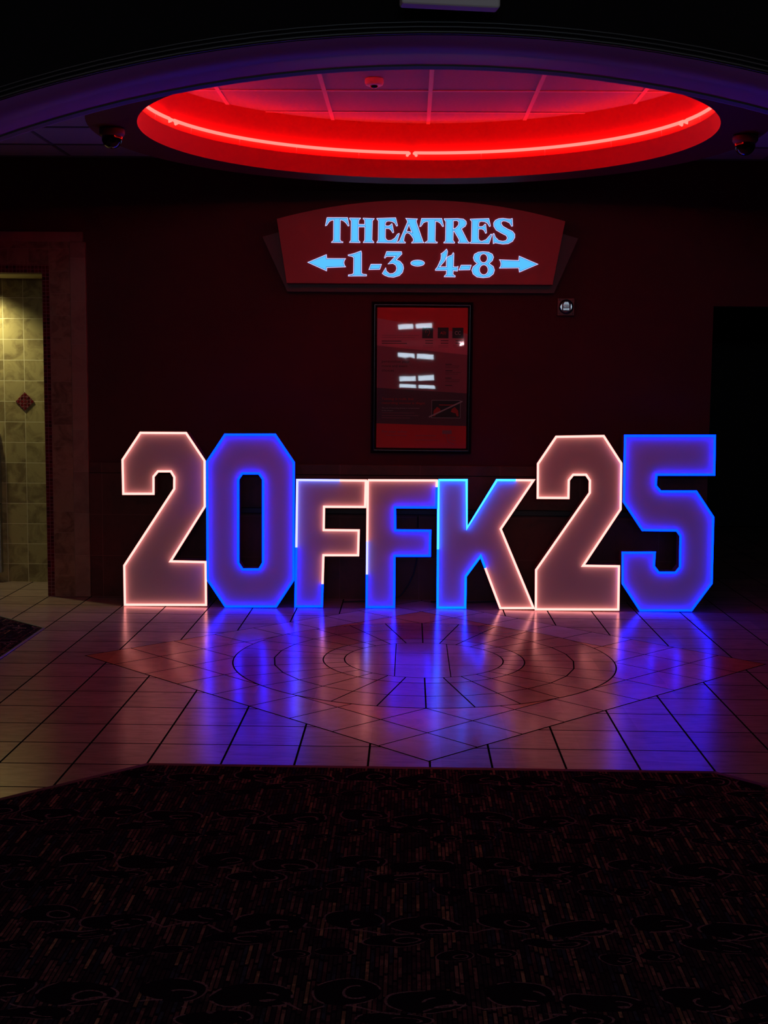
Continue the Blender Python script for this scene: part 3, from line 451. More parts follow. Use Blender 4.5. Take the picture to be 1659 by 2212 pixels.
# mosaic diamond in the passage wall
bm = bmesh.new(); c = (-1.8829, 1.406); hw = 0.0725
for i in range(4):
    for j in range(4):
        u0, v0 = -hw/2**.5+i*hw*2**.5/4 if 0 else -0.0515+i*0.02575, -0.0515+j*0.02575
        pts = [(u0+.0014, v0+.0014), (u0+.0244, v0+.0014), (u0+.0244, v0+.0244), (u0+.0014, v0+.0244)]
        p3 = [(c[0]+(a+b_)/2**.5, c[1]+(a-b_)/2**.5) for a, b_ in pts]
        prism(bm, [p3], 4.664, 4.670)
struct('trim_7', bm, M_mos, 'dark red mosaic diamond set in the tiled wall')
# steel unit on the passage wall
t = thing('steel_dispenser', 'tall stainless steel wall unit at the edge of the tiled wall inside the doorway', 'dispenser', (-2.28, 4.67, 0.077))
bm = bmesh.new(); box(bm, -0.2, 0.2015, -0.055, -0.0, 0.0, 0.533, bevel=0.004); link('lower_panel', bm, M_steel, t)
bm = bmesh.new(); box(bm, -0.2, 0.204, -0.055, -0.0, 0.540, 1.078, bevel=0.004); link('upper_panel', bm, M_steel, t)
# side walls and dark hallway on the right
bm = bmesh.new(); box(bm, -4.1, -4.0, -3.0, 4.8, 0, 3.3); struct('wall_left', bm, M_wall)
bm = bmesh.new(); box(bm, 6.2, 6.3, -3.0, 9.1, 0, 3.3); struct('wall_right', bm, M_hall)
bm = bmesh.new(); box(bm, 3.10, 3.232, YB+0.12, 9.0, 0, 3.3); box(bm, 3.1, 6.2, 9.0, 9.1, 0, 3.3); struct('wall_hallway', bm, M_hall, 'unlit hallway wall beyond the opening')
bm = bmesh.new(); box(bm, 3.1, 6.2, YB+0.12, 9.0, 2.6, 2.7); struct('ceiling_hallway', bm, M_hall, 'unlit hallway ceiling')

# arched header between lobby and alcove
AX, AZ, AR, YN, YF = 1.156, -2.490, 5.313, -0.49, 0.0
xa, xb, zt = -4.0, 6.2, 3.6
def arc_pts(r, x0, x1, n=72): return [(x, AZ + math.sqrt(max(r*r-(x-AX)**2, 0))) for x in [x0+(x1-x0)*i/n for i in range(n+1)]]
a1 = arc_pts(AR, xa, xb)
bm = bmesh.new()
up_ = [bm.verts.new((x, YN, z)) for x, z in a1]; dn = [bm.verts.new((x, YF, z)) for x, z in a1]
tu = [bm.verts.new((x, YN, zt)) for x, z in a1]; td = [bm.verts.new((x, YF, zt)) for x, z in a1]
for i in range(len(a1)-1):
    f = bm.faces.new([up_[i], up_[i+1], dn[i+1], dn[i]]); f.material_index = 1; f.smooth = True
    bm.faces.new([up_[i], up_[i+1], tu[i+1], tu[i]]); bm.faces.new([dn[i], dn[i+1], td[i+1], td[i]])
struct('wall_front', bm, [M_black, M_arch], 'black header wall with an arched opening')
bm = bmesh.new()
for dr, dy, r in ((0.010, 0.006, 0.008), (0.028, 0.004, 0.006), (0.044, 0.003, 0.005)):
    sweep(bm, [(x, YN-dy, z) for x, z in arc_pts(AR+dr, xa, xb)], r, 8)
struct('trim_8', bm, M_mould, 'dark moulding along the arch')
bm = bmesh.new()
for ya, yb_, dz, mi in ((-0.062, -0.012, 0.006, 0), (-0.012, 0.004, 0.004, 1)):
    A = arc_pts(AR, xa, xb)
    va = [bm.verts.new((x, ya, z-dz)) for x, z in A]; vb = [bm.verts.new((x, yb_, z-dz)) for x, z in A]; vc = [bm.verts.new((x, ya, z+.002)) for x, z in A]
    for i in range(len(A)-1):
        f = bm.faces.new([va[i], va[i+1], vb[i+1], vb[i]]); f.material_index = mi
        f = bm.faces.new([va[i], va[i+1], vc[i+1], vc[i]]); f.material_index = mi
struct('trim_9', bm, [M_cable, M_arch], 'thin black bead at the back edge of the arch')

# ------------------------------------------------------------------ ceilings
DX, DY, R0, R1, ZD, ZL, ZU = 1.158, 1.800, 1.512, 1.770, 2.900, 3.016, 3.252
bm = bmesh.new()
# flat ceiling with a round hole
N = 96
inner = [bm.verts.new((DX+1.70*math.cos(2*PI*i/N), DY+1.70*math.sin(2*PI*i/N), ZC)) for i in range(N)]
outer = []
for i in range(N):
    t = 2*PI*i/N; cx_, sx_ = math.cos(t), math.sin(t)
    k = min((6.2-DX)/cx_ if cx_ > 1e-9 else 9e9, (-4.0-DX)/cx_ if cx_ < -1e-9 else 9e9, (YB-DY)/sx_ if sx_ > 1e-9 else 9e9, (0.0-DY)/sx_ if sx_ < -1e-9 else 9e9)
    k = max(k, 1.72)
    outer.append(bm.verts.new((DX+k*cx_, min(max(DY+k*sx_, 0.0), YB), ZC)))
for i in range(N):
    bm.faces.new([inner[i], inner[(i+1) % N], outer[(i+1) % N], outer[i]])
for x in [-1.337+0.61*k for k in range(-4, 13)]:
    for (ya, yb_) in ((0.0, YB),):
        # keep the strips out of the round opening
        if abs(x-DX) < 1.74:
            h = math.sqrt(1.74**2-(x-DX)**2)
            segs = [(max(0.0, 0.0), max(0.0, DY-h)), (min(YB, DY+h), YB)]
        else: segs = [(0.0, YB)]
        for s0, s1 in segs:
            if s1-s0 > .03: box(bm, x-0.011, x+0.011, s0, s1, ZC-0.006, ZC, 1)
for y in (3.587, 2.980, 2.370, 1.760, 1.150, 0.540):
    if abs(y-DY) < 1.74:
        h = math.sqrt(1.74**2-(y-DY)**2); segs = [(-4.0, DX-h), (DX+h, 6.2)]
    else: segs = [(-4.0, 6.2)]
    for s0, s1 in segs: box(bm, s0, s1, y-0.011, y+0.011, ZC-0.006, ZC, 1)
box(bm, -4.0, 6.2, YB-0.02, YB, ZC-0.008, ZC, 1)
struct('ceiling', bm, [M_ceil, M_tbar_shade], 'white tiled drop ceiling')
# raised ceiling inside the ring
bm = bmesh.new()
f = bm.faces.new([bm.verts.new((DX+1.60*math.cos(2*PI*i/N), DY+1.60*math.sin(2*PI*i/N), ZU)) for i in range(N)])
RU = 1.530
def chord(v, c): return math.sqrt(max(RU**2-(v-c)**2, 0))
for x in (-0.037, 0.573, 1.183, 1.793, 2.403):
    h = chord(x, DX)
    if h > .1: box(bm, x-0.012, x+0.012, DY-h, DY+h, ZU-0.007, ZU, 1)
for y in (0.585, 1.18, 1.775, 2.372, 2.968):
    h = chord(y, DY)
    if h > .1: box(bm, DX-h, DX+h, y-0.012, y+0.012, ZU-0.0065, ZU, 1)
struct('ceiling_recess', bm, [M_ceil, M_tbar], 'tiled ceiling inside the red ring')
# ring soffit with lip, ledge and upper drum
bm = bmesh.new(); seg = 144
def ring(r, z): return [bm.verts.new((DX+r*math.cos(2*PI*i/seg), DY+r*math.sin(2*PI*i/seg), z)) for i in range(seg)]
prof = [(R1, ZC+.0, 0), (R1, ZD, 0), (R0, ZD, 0), (R0, ZL, 1), (RU+.004, ZL, 1), (RU+.004, ZU, 1)]
rings = [ring(r, z) for r, z, _ in prof]
for k in range(len(rings)-1):
    for i in range(seg):
        f = bm.faces.new([rings[k][i], rings[k][(i+1) % seg], rings[k+1][(i+1) % seg], rings[k+1][i]]); f.material_index = prof[k+1][2]; f.smooth = True
me_edges = []
o = struct('ceiling_ring', bm, [M_disc, M_cove], 'round dropped soffit ring with red cove')
o.data.set_sharp_from_angle(angle=0.6) if hasattr(o.data, 'set_sharp_from_angle') else None

# neon tubes in the cove
neon = thing('neon_ring', 'glowing red neon tube running round the inside of the ceiling ring', 'neon light', (DX, DY, 3.062))
RN = 1.519
def neon_arc(d0, d1):
    n = max(8, int(abs(d1-d0)/2.5)); bm = bmesh.new()
    pts = [(RN*math.cos(math.radians(d0+(d1-d0)*i/n)), RN*math.sin(math.radians(d0+(d1-d0)*i/n)), 0) for i in range(n+1)]
    sweep(bm, pts, 0.0095, 10, normal=Vector((0, 0, 1)))
    link('tube', bm, M_neon, neon)
    for d, s in ((d0, 1), (d1, -1)):
        bm = bmesh.new(); p = []
        for k in range(6):
            a = math.radians(d - s*0.0 + s*0.25*k*0.4)
            rr = RN - 0.016*math.sin(PI*k/5); p.append((rr*math.cos(a)*1.0, rr*math.sin(a), -0.004-0.012*k/5))
        sweep(bm, p, 0.010, 8, normal=Vector((0, 0, 1))); link('tube_end', bm, M_neon_end, neon)
for d0, d1 in ((93.6, 161.0), (163.0, 232.0), (233.0, 306.0), (307.0, 376.0), (377.5, 452.4)): neon_arc(d0, d1)
for d in (60, 76, 106, 122, 138, 154, 26, 42, 10, 170, 190, 210, 250, 270, 290, 330, 350):
    a = math.radians(d); bm = bmesh.new()
    sweep(bm, [(RN*math.cos(a), RN*math.sin(a), -0.004), ((RN+.006)*math.cos(a), (RN+.006)*math.sin(a), -0.046)], 0.0022, 6, normal=Vector((-math.sin(a), math.cos(a), 0)))
    link('standoff', bm, M_plastic, neon)

# ------------------------------------------------------------------ light-up letters
RT = 0.0078
def offset_loop(lp, d):
    n = len(lp); ar = sum(lp[i][0]*lp[(i+1) % n][1]-lp[(i+1) % n][0]*lp[i][1] for i in range(n))
    sgn = 1 if ar > 0 else -1; out = []
    for i in range(n):
        a, b_, c = Vector(lp[i-1]), Vector(lp[i]), Vector(lp[(i+1) % n])
        d1, d2 = (b_-a).normalized(), (c-b_).normalized()
        n1, n2 = Vector((-d1.y, d1.x)), Vector((-d2.y, d2.x)); m = n1+n2
        if m.length < 1e-6: m = n1
        m.normalize(); k = min(1/max(m.dot(n1), .3), 2.5)
        out.append(tuple(b_ + m*(sgn*d*k)))
    return out
def letter(key, name, label, runs_per_loop, depth=0.13):
    """runs: list of (start index with fraction, end index with fraction, colour) along each closed outline"""
    d = D['letters'][key]; nud = {'2b': -0.003, '5': 0.006}.get(key, 0.0); loops = [[(p[0]+nud, p[1]) for p in lp] for lp in d['loops']]; y = d['y']
    xs_ = [p[0] for p in loops[0]]; cx_ = (min(xs_)+max(xs_))/2
    root = thing(name, label, 'lighted number' if 'number' in name else 'lighted letter', (round(cx_, 4), y, 0), group='light-up characters standing in a row')
    L = [[(p[0]-cx_, p[1]) for p in lp] for lp in loops]
    bm = bmesh.new(); prism(bm, L, 0.004, depth); 
    # open the front: keep side walls and back only
    for f in [f for f in bm.faces if all(abs(v.co.y-0.004) < 1e-6 for v in f.verts)]: bm.faces.remove(f)
    # mark back
    for f in bm.faces:
        if all(abs(v.co.y-depth) < 1e-6 for v in f.verts): f.material_index = 1
    link('side_band', bm, [M_side, M_back], root)
    bm = bmesh.new(); F_ = [offset_loop(L[0], 0.001)] + [offset_loop(l, -0.001) for l in L[1:]]
    prism(bm, F_, 0.0045, 0.012); link('face_panel', bm, M_face, root)
    for lp, runs in zip(L, runs_per_loop):
        n = len(lp); sg_ = 1 if sum(lp[i][0]*lp[(i+1) % n][1]-lp[(i+1) % n][0]*lp[i][1] for i in range(n)) > 0 else -1
        if lp is not L[0]: sg_ = -sg_
        def at(t):
            i = int(math.floor(t)); fr = t-i; a, b_ = lp[i % n], lp[(i+1) % n]
            return (a[0]+(b_[0]-a[0])*fr, -0.0105, a[1]+(b_[1]-a[1])*fr)
        for (s, e, colr) in runs:
            bm = bmesh.new()
            if s is None: sweep(bm, [at(i) for i in range(n)], RT, 12, True, unlit_back=sg_)
            else:
                ts = [s] + [t for t in range(int(math.floor(s))+1, int(math.ceil(e)))] + [e]
                sweep(bm, [at(t) for t in ts], RT, 12, False, unlit_back=sg_)
            o = link('light_strip', bm, [LED[colr], M_side], root)
            o['label'] = {'w': 'warm white light strip', 'b': 'blue light strip', 'k': 'azure light strip', 'c': 'cyan light strip', 'i': 'ice white light strip'}[colr]
    return root
full = lambda c: [(None, None, c)]
letter('2a', 'light_up_number', 'tall number 2 edged in warm white light, beside the tiled doorway', [full('w')], 0.15)
letter('0', 'light_up_number', 'tall number 0 edged entirely in blue light, next to the letter F', [full('b'), full('b')])
# F outline: 0 top left,1 top right,2,3,4,5,6,7 stem,8 bottom right,9 bottom left
letter('Fa', 'light_up_letter', 'letter F beside the number 0, mostly warm white light with blue foot', [[(0.62, 7.56, 'w'), (7.56, 9.47, 'b'), (9.47, 10.62, 'i')]])
letter('Fb', 'light_up_letter', 'letter F touching the letter K, blue light on its arms and warm white top', [[(0.0, 1.24, 'w'), (1.24, 9.26, 'b'), (9.26, 9.52, 'i'), (9.52, 10.0, 'w')]])
# K outline: 0 top left,1,2 notch,3,4 top right,5 waist,6 bottom right,7,8 crotch,9,10,11 bottom left
letter('K', 'light_up_letter', 'letter K with cyan and blue light on its left side and warm white leg', [[(0.0, 3.52, 'c'), (3.52, 7.77, 'w'), (7.77, 11.46, 'k'), (11.46, 12.0, 'c')]])
letter('2b', 'light_up_number', 'tall number 2 edged in warm white light, between the letter K and the blue 5', [full('w')])
letter('5', 'light_up_number', 'tall number 5 edged in blue light, last of the row by the dark opening', [full('b')])

# ------------------------------------------------------------------ sign
sg = thing('theatre_sign', 'red arched sign with lit THEATRES lettering, numbers and arrows on the back wall', 'sign', (1.17, YB, 2.2))
rel = lambda lp: [(x-1.17, z-2.2) for x, z in lp]
bm = bmesh.new(); prism(bm, [rel(D['plate'])], 4.0-YB, 0.0); link('back_panel', bm, M_splate, sg)
bm = bmesh.new(); prism(bm, [rel(D['board'])], 3.90-YB, 4.0-YB); link('front_panel', bm, M_sred, sg)
def glyph(key, holes=(), name='sign_letter'):
    loops = [rel(D['glyphs'][key])] + [rel(D['glyphs'][h]) for h in holes]
    bm = bmesh.new(); yf = 3.90-YB
    prism(bm, loops, yf-0.004, yf, 0, 0)
    for q_, lp in enumerate(loops):
        sweep(bm, [(x, yf-0.004, z) for x, z in lp], 0.0020, 6, True, mi=1)
        sweep(bm, [(x, yf-0.0045, z) for x, z in offset_loop(lp, 0.0042 if q_ == 0 else -0.0042)], 0.0011, 4, True, mi=2)
    link(name, bm, [M_cyan, M_rim, M_groove], sg)
glyph('T'); glyph('H'); glyph('E'); glyph('A', ('A_hole',)); glyph('T.'); glyph('R', ('R_hole',)); glyph('E.'); glyph('S')
glyph('1', name='sign_number'); glyph('3', name='sign_number'); glyph('4', name='sign_number'); glyph('8', ('8_hole', '8_hole2'), name='sign_number')
glyph('-', name='sign_dash'); glyph('-.', name='sign_dash'); glyph('dot', name='sign_dot'); glyph('larrow', name='sign_arrow'); glyph('rarrow', name='sign_arrow')

# ------------------------------------------------------------------ poster in its frame
fr = D['frame']; pr = D['print']
x0, x1, z0, z1 = 0.8030, 1.5290, 1.0690, 2.1515
po = thing('framed_poster', 'black framed red and pale notice poster under wrinkled clear plastic, below the sign', 'poster', (1.166, YB, 1.61))
pc = Vector((1.166, YB, 1.61))
def bar(pts2, inward):
    """one mitred side of the rounded snap frame"""
    bm = bmesh.new(); (ax, az), (bx_, bz), (cx_, cz), (dx_, dz) = pts2   # outer a-b, inner c-d
    n = 10; rows = []
    for k in range(n+1):
        t = k/n; y = YB - 0.012 - 0.030*math.sin(PI*min(t*1.02, 1.0))**0.8 if 0 < k < n else YB-0.004-(0.004 if k == n else 0)
        rows.append([bm.verts.new(Vector((ax+(dx_-ax)*t, y, az+(dz-az)*t))-pc), bm.verts.new(Vector((bx_+(cx_-bx_)*t, y, bz+(cz-bz)*t))-pc)])
    for r0_, r1_ in zip(rows, rows[1:]):
        f = bm.faces.new([r0_[0], r0_[1], r1_[1], r1_[0]]); f.smooth = True
    link('frame_side', bm, M_frame, po, True)
wf = 0.047; ix0, ix1, iz0, iz1 = 0.8500, 1.4830, 1.1155, 2.1030
bar([(x0, z0), (x0, z1), (ix0, iz1), (ix0, iz0)], 0); bar([(x1, z0), (x1, z1), (ix1, iz1), (ix1, iz0)], 0)
bar([(x0, z1), (x1, z1), (ix1, iz1), (ix0, iz1)], 0); bar([(x0, z0), (x1, z0), (ix1, iz0), (ix0, iz0)], 0)
P_red = paint('poster red', (0.80, 0.020, 0.030), 0.6); P_pale_redlit = paint('poster pale red-lit', (0.72, 0.17, 0.25), 0.6, var=0.02)  # pale, grey and charcoal carry the neon's red light in their colour
P_mid = paint('poster grey red-lit', (0.38, 0.085, 0.13), 0.6); P_dark = paint('poster charcoal red-lit', (0.12, 0.040, 0.065), 0.6)
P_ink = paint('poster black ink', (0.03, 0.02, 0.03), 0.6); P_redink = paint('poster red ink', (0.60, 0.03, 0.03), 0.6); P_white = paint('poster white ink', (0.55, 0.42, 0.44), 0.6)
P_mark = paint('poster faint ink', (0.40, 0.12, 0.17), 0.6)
pp = D['poster']; YPp = 4.034
bm = bmesh.new()
def zq(pts, mi, dy=0.0): quad(bm, [(x-pc.x, YPp-dy-pc.y, z-pc.z) for x, z in pts], mi)
XL, XR, ZT, ZB = 0.8450, 1.4890, 2.108, 1.110
bl, br = pp['b1'][0], pp['b1'][1]; ml, mr = pp['pinkdark']; dl, dr_ = pp['dark']; rl, rr_ = pp['red']
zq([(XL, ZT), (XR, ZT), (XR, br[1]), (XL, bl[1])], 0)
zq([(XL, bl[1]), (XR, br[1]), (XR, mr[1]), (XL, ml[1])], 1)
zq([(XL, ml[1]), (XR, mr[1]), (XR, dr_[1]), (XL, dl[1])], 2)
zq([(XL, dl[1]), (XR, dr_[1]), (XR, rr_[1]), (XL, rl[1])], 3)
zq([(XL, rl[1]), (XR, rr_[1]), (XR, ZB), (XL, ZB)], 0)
sheet = link('poster_sheet', bm, [P_red, P_pale_redlit, P_mid, P_dark], po)
def local(bm_name, shapes, mat, y=0.0006):
    bm = bmesh.new()
    for lp in shapes: prism(bm, [[(x-pc.x, z-pc.z) for x, z in lp]], YPp-y-pc.y-.0002, YPp-y-pc.y)
    return link(bm_name, bm, mat, sheet)
def rect(a, b_): return [(a[0], a[1]), (b_[0], a[1]), (b_[0], b_[1]), (a[0], b_[1])]
def line(a, b_, w_):
    a, b_ = Vector(a), Vector(b_); d = (b_-a).normalized(); n_ = Vector((-d.y, d.x))*w_/2
    return [tuple(a+n_), tuple(b_+n_), tuple(b_-n_), tuple(a-n_)]
for k in ('ic1', 'ic2', 'ic3'): local('printed_icon', [rect(*pp[k])], P_ink)
def center(k): return ((pp[k][0][0]+pp[k][1][0])/2, (pp[k][0][1]+pp[k][1][1])/2)
c1 = center('ic1')
ear = [(c1[0]+0.017*math.cos(t)*0.85, c1[1]+0.006+0.019*math.sin(t)) for t in [math.radians(a) for a in range(200, -41, -20)]] + [(c1[0]+0.006, c1[1]-0.012), (c1[0]+0.001, c1[1]-0.022)]
local('printed_ear', [line(a, b_, 0.0026) for a, b_ in zip(ear, ear[1:])] + [line((c1[0]-.006, c1[1]+.004), (c1[0]+.004, c1[1]+.008), .002)], P_redink, 0.0012)
text_mesh('printed_text', 'AD)', center('ic2')[0]-0.022-pc.x, center('ic2')[1]-0.009-pc.z, 0.042, YPp-0.0014-pc.y, P_redink, sheet, 0.2, 0.018)
text_mesh('printed_text', 'CC', center('ic3')[0]-0.021-pc.x, center('ic3')[1]-0.012-pc.z, 0.042, YPp-0.0014-pc.y, P_white, sheet, 0, 0.025)
def txt(s, key, wpx, mat, hgt, i=0):
    x, z = pp[key][i] if key != 'xy' else i
    text_mesh('printed_text', s, x-pc.x, z-pc.z, wpx, YPp-0.0012-pc.y, mat, sheet, 0.12, hgt)
u_ = 0.1628/300.0
txt('Texting is rude, but', 't1', 420*u_, P_redink, 0.016)
txt('recording movies is illegal.', 't2', 575*u_, P_redink, 0.016)
txt('The use of recording devices is not permitted', 't3', 495*u_, P_white, 0.0075)
txt('in this theatre.', 'xy', 150*u_, P_white, 0.0075, (pp['t3'][0][0], pp['t3'][0][1]-0.018))
txt('For your safety', 't4', 335*u_, P_mark, 0.018)
hd = pp['head']
for s, i, w_ in (('personalize your', 1, 370), ('movie and event', 2, 335), ('choices', 3, 160)):
    text_mesh('printed_text', s, hd[i][0]-pc.x, hd[i][1]-pc.z, w_*u_, YPp-0.0012-pc.y, P_ink, sheet, 0.0, 0.018)
def lines_at(xp0, zs, ws, mat, th=0.0028):
    for z, w_ in zip(zs, ws): local('printed_line', [[(xp0, z), (xp0+w_, z), (xp0+w_, z-th), (xp0, z-th)]], mat)
sx0, sz0 = pp['small'][0]
lines_at(sx0, [sz0, sz0-.014], [.265, .235], P_mid, .003); lines_at(sx0, [sz0-.040, sz0-.056], [.14, .18], P_ink, .005)
for k in ('ic1', 'ic2', 'ic3'):
    xr_ = pp[k][1][0]; zb_ = pp[k][1][1]
    lines_at(xr_-0.055, [zb_-.014, zb_-.032], [.055, .055], P_ink, .005); lines_at(xr_-0.072, [zb_-.050, zb_-.060], [.072, .072], P_mid, .0022)
lx, lz = pp['lines'][0]; lines_at(lx, [lz, lz-.0185, lz-.036], [.235, .262, .205], P_mark, .003)
cxl, czt = pp['col'][0]; lines_at(cxl, [czt, czt-.045, czt-.098, czt-.15], [.045, .05, .045, .05], P_ink, .005)
lines_at(cxl, [czt-.012, czt-.024, czt-.058, czt-.070, czt-.112, czt-.124], [.10, .095, .11, .09, .105, .1], P_ink, .0022)
lines_at(pp['t4'][0][0]+.03, [pp['t4'][0][1]-.018], [.15], P_mark, .003); lines_at(pp['t4'][0][0]+.24, [pp['t4'][0][1]-.018, pp['t4'][0][1]-.05], [.15, .17], P_mark, .003)
# crossed-out camera picture
a, b_ = pp['no']; nx0, nz1, nx1, nz0 = a[0], a[1], b_[0], b_[1]
local('printed_picture', [rect((nx0, nz1), (nx1, nz0))], P_ink)
local('printed_border', [line((nx0, nz1), (nx1, nz1), .003), line((nx0, nz0), (nx1, nz0), .003), line((nx0, nz0), (nx0, nz1), .003), line((nx1, nz0), (nx1, nz1), .003)], P_white, .0012)
hc = []
for sgn_, cxh in ((1, nx0+.045), (-1, nx1-.045)):
    hc.append([(cxh-sgn_*.034, nz0+.012), (cxh-sgn_*.030, nz0+.052), (cxh-sgn_*.006, nz0+.078), (cxh+sgn_*.014, nz0+.066), (cxh+sgn_*.022, nz0+.045), (cxh+sgn_*.006, nz0+.038), (cxh-sgn_*.012, nz0+.034), (cxh-sgn_*.020, nz0+.012)])
hc.append([(nx0+.05, nz1-.030), (nx1-.05, nz1-.030), (nx1-.055, nz1-.036), (nx0+.055, nz1-.036)][:4])
local('printed_hands', hc, P_redink, .0012)
local('printed_slash', [line(pp['slash'][0], pp['slash'][1], .0095)], P_white, .0018)
a, b_ = pp['cam']; h0 = pp['hand'][0]; h1 = pp['hand'][1]
local('printed_bag', [rect(a, (a[0]+(b_[0]-a[0])*.72, b_[1]))], P_mark)
local('printed_hand', [line((a[0]+.028, b_[1]), (h0[0]+.012, h1[1]+.02), .003), line((h0[0]+.012, h1[1]+.02), (h1[0]-.01, h1[1]), .003), line((h0[0]+.02, h0[1]-.012), (h1[0], h0[1]-.022), .003), line((h0[0]+.018, h0[1]-.03), (h1[0], h0[1]-.042), .003)], P_mark)
# wrinkled clear cover
kn = [(1.05, -.04), (1.16, -.02), (1.30, -.02), (1.45, .0), (1.52, .025), (1.551, .0406), (1.577, .052), (1.604, .0358), (1.69, .0), (1.770, .0207), (1.85, .055), (1.93, .025), (1.978, .0017), (2.04, -.03), (2.12, -.06)]
def slope(z):
    if z <= kn[0][0]: return kn[0][1]
    for (za, sa), (zb_, sb) in zip(kn, kn[1:]):
        if z <= zb_: return sa+(sb-sa)*(z-za)/(zb_-za)
    return kn[-1][1]
bm = bmesh.new(); nxx, nzz = 90, 220; hz = [0.0]; dzs = (ZT-ZB)/nzz
for j in range(nzz): hz.append(hz[-1] + slope(ZB+dzs*(j+.5))*dzs)
lin = hz[-1]
rowsv = []
def wr(x, z):
    e = 0
    for (fx, fz, ph, am, rad) in ((23, 9, .4, .00035, 1), (41, -17, 1.3, .00016, 1), (9, 31, 2.2, .00012, 1), (60, 22, .9, .00007, 1)):
        ed = min(1, max(0, abs(x-1.14)/.34))**2
        e += am*ed*math.sin(fx*x+fz*z+ph)
    # sharp crumples toward the upper corners
    for (qx, qz, am) in ((1.452, 2.065, .00045), (.88, 2.04, .0004), (1.08, 1.70, .0002)):
        dd = (x-qx)**2+(z-qz)**2
        e += am*math.exp(-dd/.0018)*math.sin(70*(x-qx)+38*(z-qz)*(1+(x-qx)*3))
    return e
for j in range(nzz+1):
    z = ZB+dzs*j; row = []
    for i in range(nxx+1):
        x = XL+(XR-XL)*i/nxx
        h = hz[j] + 0.13*(x-1.125)**2 + 0.02*(x-1.125)*(z-1.85) + wr(x, z)
        row.append(bm.verts.new((x-pc.x, YPp-0.0055-0.012+h*1.0-pc.y, z-pc.z)))
    rowsv.append(row)
for j in range(nzz):
    for i in range(nxx):
        f = bm.faces.new([rowsv[j][i], rowsv[j][i+1], rowsv[j+1][i+1], rowsv[j+1][i]]); f.smooth = True
ymx = max(v.co.y for v in bm.verts); lim = YPp-0.003-pc.y
for v in bm.verts: v.co.y += lim-ymx
link('clear_cover', bm, M_film, po, True)

# ------------------------------------------------------------------ small fixtures
st_ = thing('alarm_strobe', 'small square red wall strobe with round chrome lens, right of the sign corner', 'alarm strobe', (2.183, YB, 2.121))
bm = bmesh.new(); box(bm, -0.061, 0.061, -0.035, 0, -0.062, 0.062, bevel=0.004); link('housing', bm, M_rbox, st_)
bm = bmesh.new(); lathe(bm, [(0.050, 0.036), (0.048, 0.040), (0.030, 0.037), (0.004, 0.0355)], (0, 0, 0), 32, axis='y'); link('reflector', bm, M_grey, st_)
bm = bmesh.new()
fy_ = lambda x, z: -0.053 - 0.099*x - 0.011*z  # added facets form the lens glints, tilted to mirror the menu board lamps
for za, zb_ in ((0.014, 0.034), (0.003, 0.008), (-0.012, -0.007), (-0.024, -0.015)):
    quad(bm, [(x, fy_(x, z), z) for x, z in ((-0.021, za), (0.021, za), (0.021 if za < .01 else 0.012, zb_), (-0.021 if za < .01 else -0.012, zb_))])
for sgn_ in (-1, 1):
    quad(bm, [(x, fy_(x, z), z) for x, z in ((sgn_*0.031, 0.020), (sgn_*0.044, 0.0), (sgn_*0.031, -0.024))])
link('glint_facet', bm, M_glint, st_)
bm = bmesh.new(); lathe(bm, [(0.0515, 0.034), (0.0515, 0.048), (0.044, 0.062), (0.028, 0.070), (0.010, 0.0725), (0.0, 0.073)], (0, 0, 0), 32, axis='y', caps=False); link('lens', bm, M_film, st_)
for a in (-0.047, 0.047):
    for b2 in (-0.047, 0.047):
        bm = bmesh.new(); lathe(bm, [(0.004, 0.034), (0.004, 0.037), (0.0, 0.038)], (a, 0, b2), 10, axis='y'); link('screw', bm, M_metal, st_)

def dome_camera(x, y, label, base_mat, k=1.0):
    t = thing('dome_camera', label, 'security camera', (x, y, ZD), group='dome cameras under the ceiling ring')
    bm = bmesh.new(); lathe(bm, [(0.062*k, 0.0), (0.066*k, -0.010), (0.066*k, -0.030), (0.058*k, -0.042), (0.050*k, -0.045)], (0, 0, 0), 36); link('base', bm, base_mat, t)
    bm = bmesh.new(); r = 0.054*k
    lathe(bm, [(r, -0.040)] + [(r*math.cos(a), -0.052-r*math.sin(a)) for a in [PI/2*i/10 for i in range(11)]], (0, 0, 0), 36, caps=False); link('dome', bm, M_dome, t)
    return t
dome_camera(-0.490, 1.665, 'dark dome security camera left of the red ring', M_grey)
dome_camera(2.836, 1.775, 'dark dome security camera right of the red ring, at the picture edge', M_grey)

t = thing('smoke_detector', 'small round white smoke detector on the ceiling tiles inside the red ring', 'smoke detector', (0.868, 2.095, ZU))
bm = bmesh.new(); lathe(bm, [(0.050, 0.0), (0.052, -0.006), (0.052, -0.022), (0.046, -0.034), (0.036, -0.038)], (0, 0, 0), 36); link('housing', bm, M_plastic, t)
bm = bmesh.new(); lathe(bm, [(0.022, -0.036), (0.021, -0.044), (0.013, -0.050), (0.0, -0.052)], (0, 0, 0), 24, caps=False); link('lens', bm, M_dome, t)

t = thing('hanging_light_fixture', 'pale box-shaped light fixture hanging above the arch at the top of the picture', 'light fixture', (1.205, -0.655, 2.870), math.radians(9))
bm = bmesh.new(); box(bm, -0.170, 0.170, -0.033, 0.033, 0.0, 0.20, bevel=0.010); link('housing', bm, M_plastic, t)
bm = bmesh.new(); lathe(bm, [(0.010, 0.198), (0.010, 0.515)], (0, 0, 0), 12); lathe(bm, [(0.05, 0.505), (0.05, 0.53)], (0, 0, 0), 24); link('hanger', bm, M_plastic, t)
bm = bmesh.new(); quad(bm, [(-4.0, -14, 3.40), (6.2, -14, 3.40), (6.2, YN, 3.40), (-4.0, YN, 3.40)]); struct('ceiling_lobby', bm, M_black, 'black lobby ceiling')

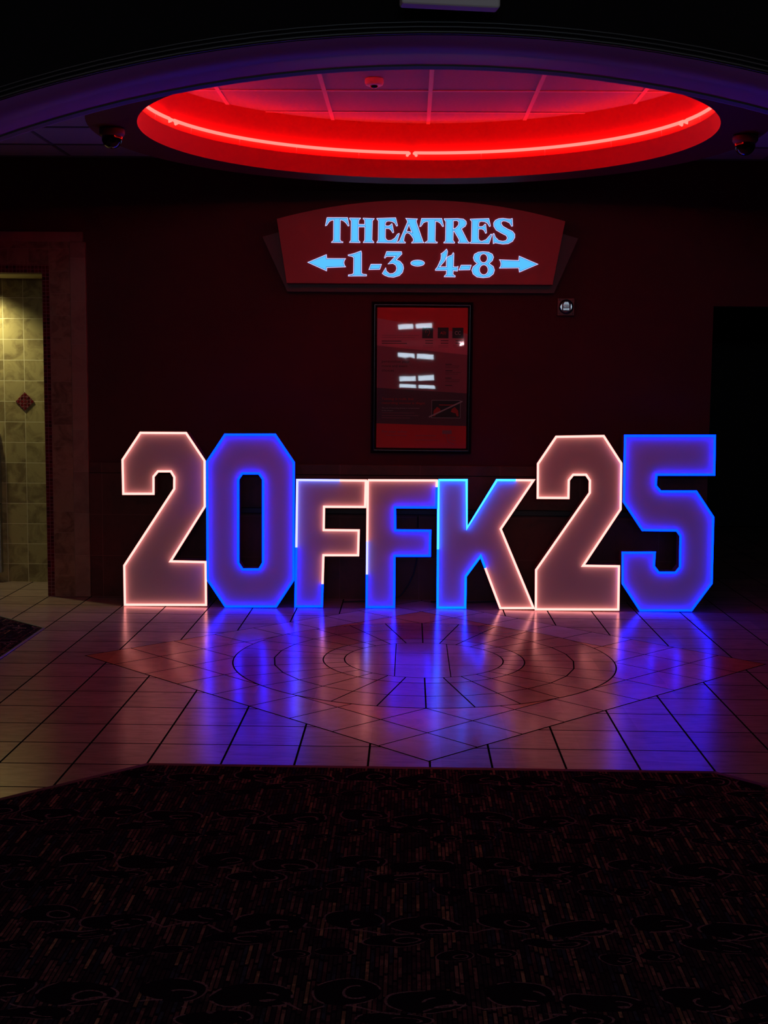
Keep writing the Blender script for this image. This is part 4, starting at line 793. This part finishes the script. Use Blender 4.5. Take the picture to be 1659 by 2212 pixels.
bm = bmesh.new(); pts = [(1.150, 3.99, 0.62), (1.150, 3.985, 0.45), (1.145, 3.98, 0.304), (1.122, 3.975, 0.199), (1.085, 3.97, 0.12), (1.035, 3.96, 0.05), (0.96, 3.95, 0.008), (0.75, 3.93, 0.006), (0.62, 3.9, 0.006)]
sweep(bm, pts, 0.005, 8); o = link('power_cable', bm, M_cable); tag(o, 'thin black power cable hanging behind the second letter F', 'cable')
bm = bmesh.new(); pts = [(1.25, 3.96, .006), (1.38, 3.93, .006), (1.55, 3.95, .006), (1.70, 3.99, .006), (1.85, 3.98, .006), (2.1, 4.0, .006)]
sweep(bm, pts, 0.006, 8, normal=Vector((0, 0, 1))); o = link('power_cable', bm, M_cable); tag(o, 'black power cable lying on the tiles behind the letter K', 'cable')

# ------------------------------------------------------------------ lamps of the place and added fill
def area(name, loc_, target, sx_, sy_, power, col):
    l = bpy.data.lights.new(name, 'AREA'); l.shape = 'RECTANGLE'; l.size = sx_; l.size_y = sy_; l.energy = power; l.color = col
    o = bpy.data.objects.new(name, l); C.objects.link(o); o.location = loc_
    o.rotation_euler = (Vector(target)-Vector(loc_)).to_track_quat('-Z', 'Y').to_euler(); return o
# two menu boards over the concession counter far behind the camera
area('menu_board_lamp', (0.48, -9.5, 2.55), (0.48, 4, 2.2), 1.10, 0.36, 20.0, (0.68, 0.84, 1.0))
area('menu_board_lamp', (1.76, -9.5, 2.55), (1.76, 4, 2.2), 1.10, 0.36, 20.0, (0.68, 0.84, 1.0))
# unseen pinkish fill lamps added behind the camera to light the carpet
area('lobby_fill', (-1.2, -6.0, 3.35), (-1.2, -5.0, 0), 0.3, 0.3, 12.0, (1.0, 0.62, 0.68))
area('lobby_fill', (3.6, -6.0, 3.35), (3.6, -5.0, 0), 0.3, 0.3, 12.0, (1.0, 0.62, 0.68))
# downlight in the passage
l = bpy.data.lights.new('passage_downlight', 'SPOT'); l.energy = 40; l.color = (1.0, 0.93, 0.52); l.spot_size = math.radians(130); l.spot_blend = 0.8; l.shadow_soft_size = 0.05
o = bpy.data.objects.new('passage_downlight', l); C.objects.link(o); o.location = (-2.25, 4.45, 2.30); o.rotation_euler = (math.radians(8), 0, 0)
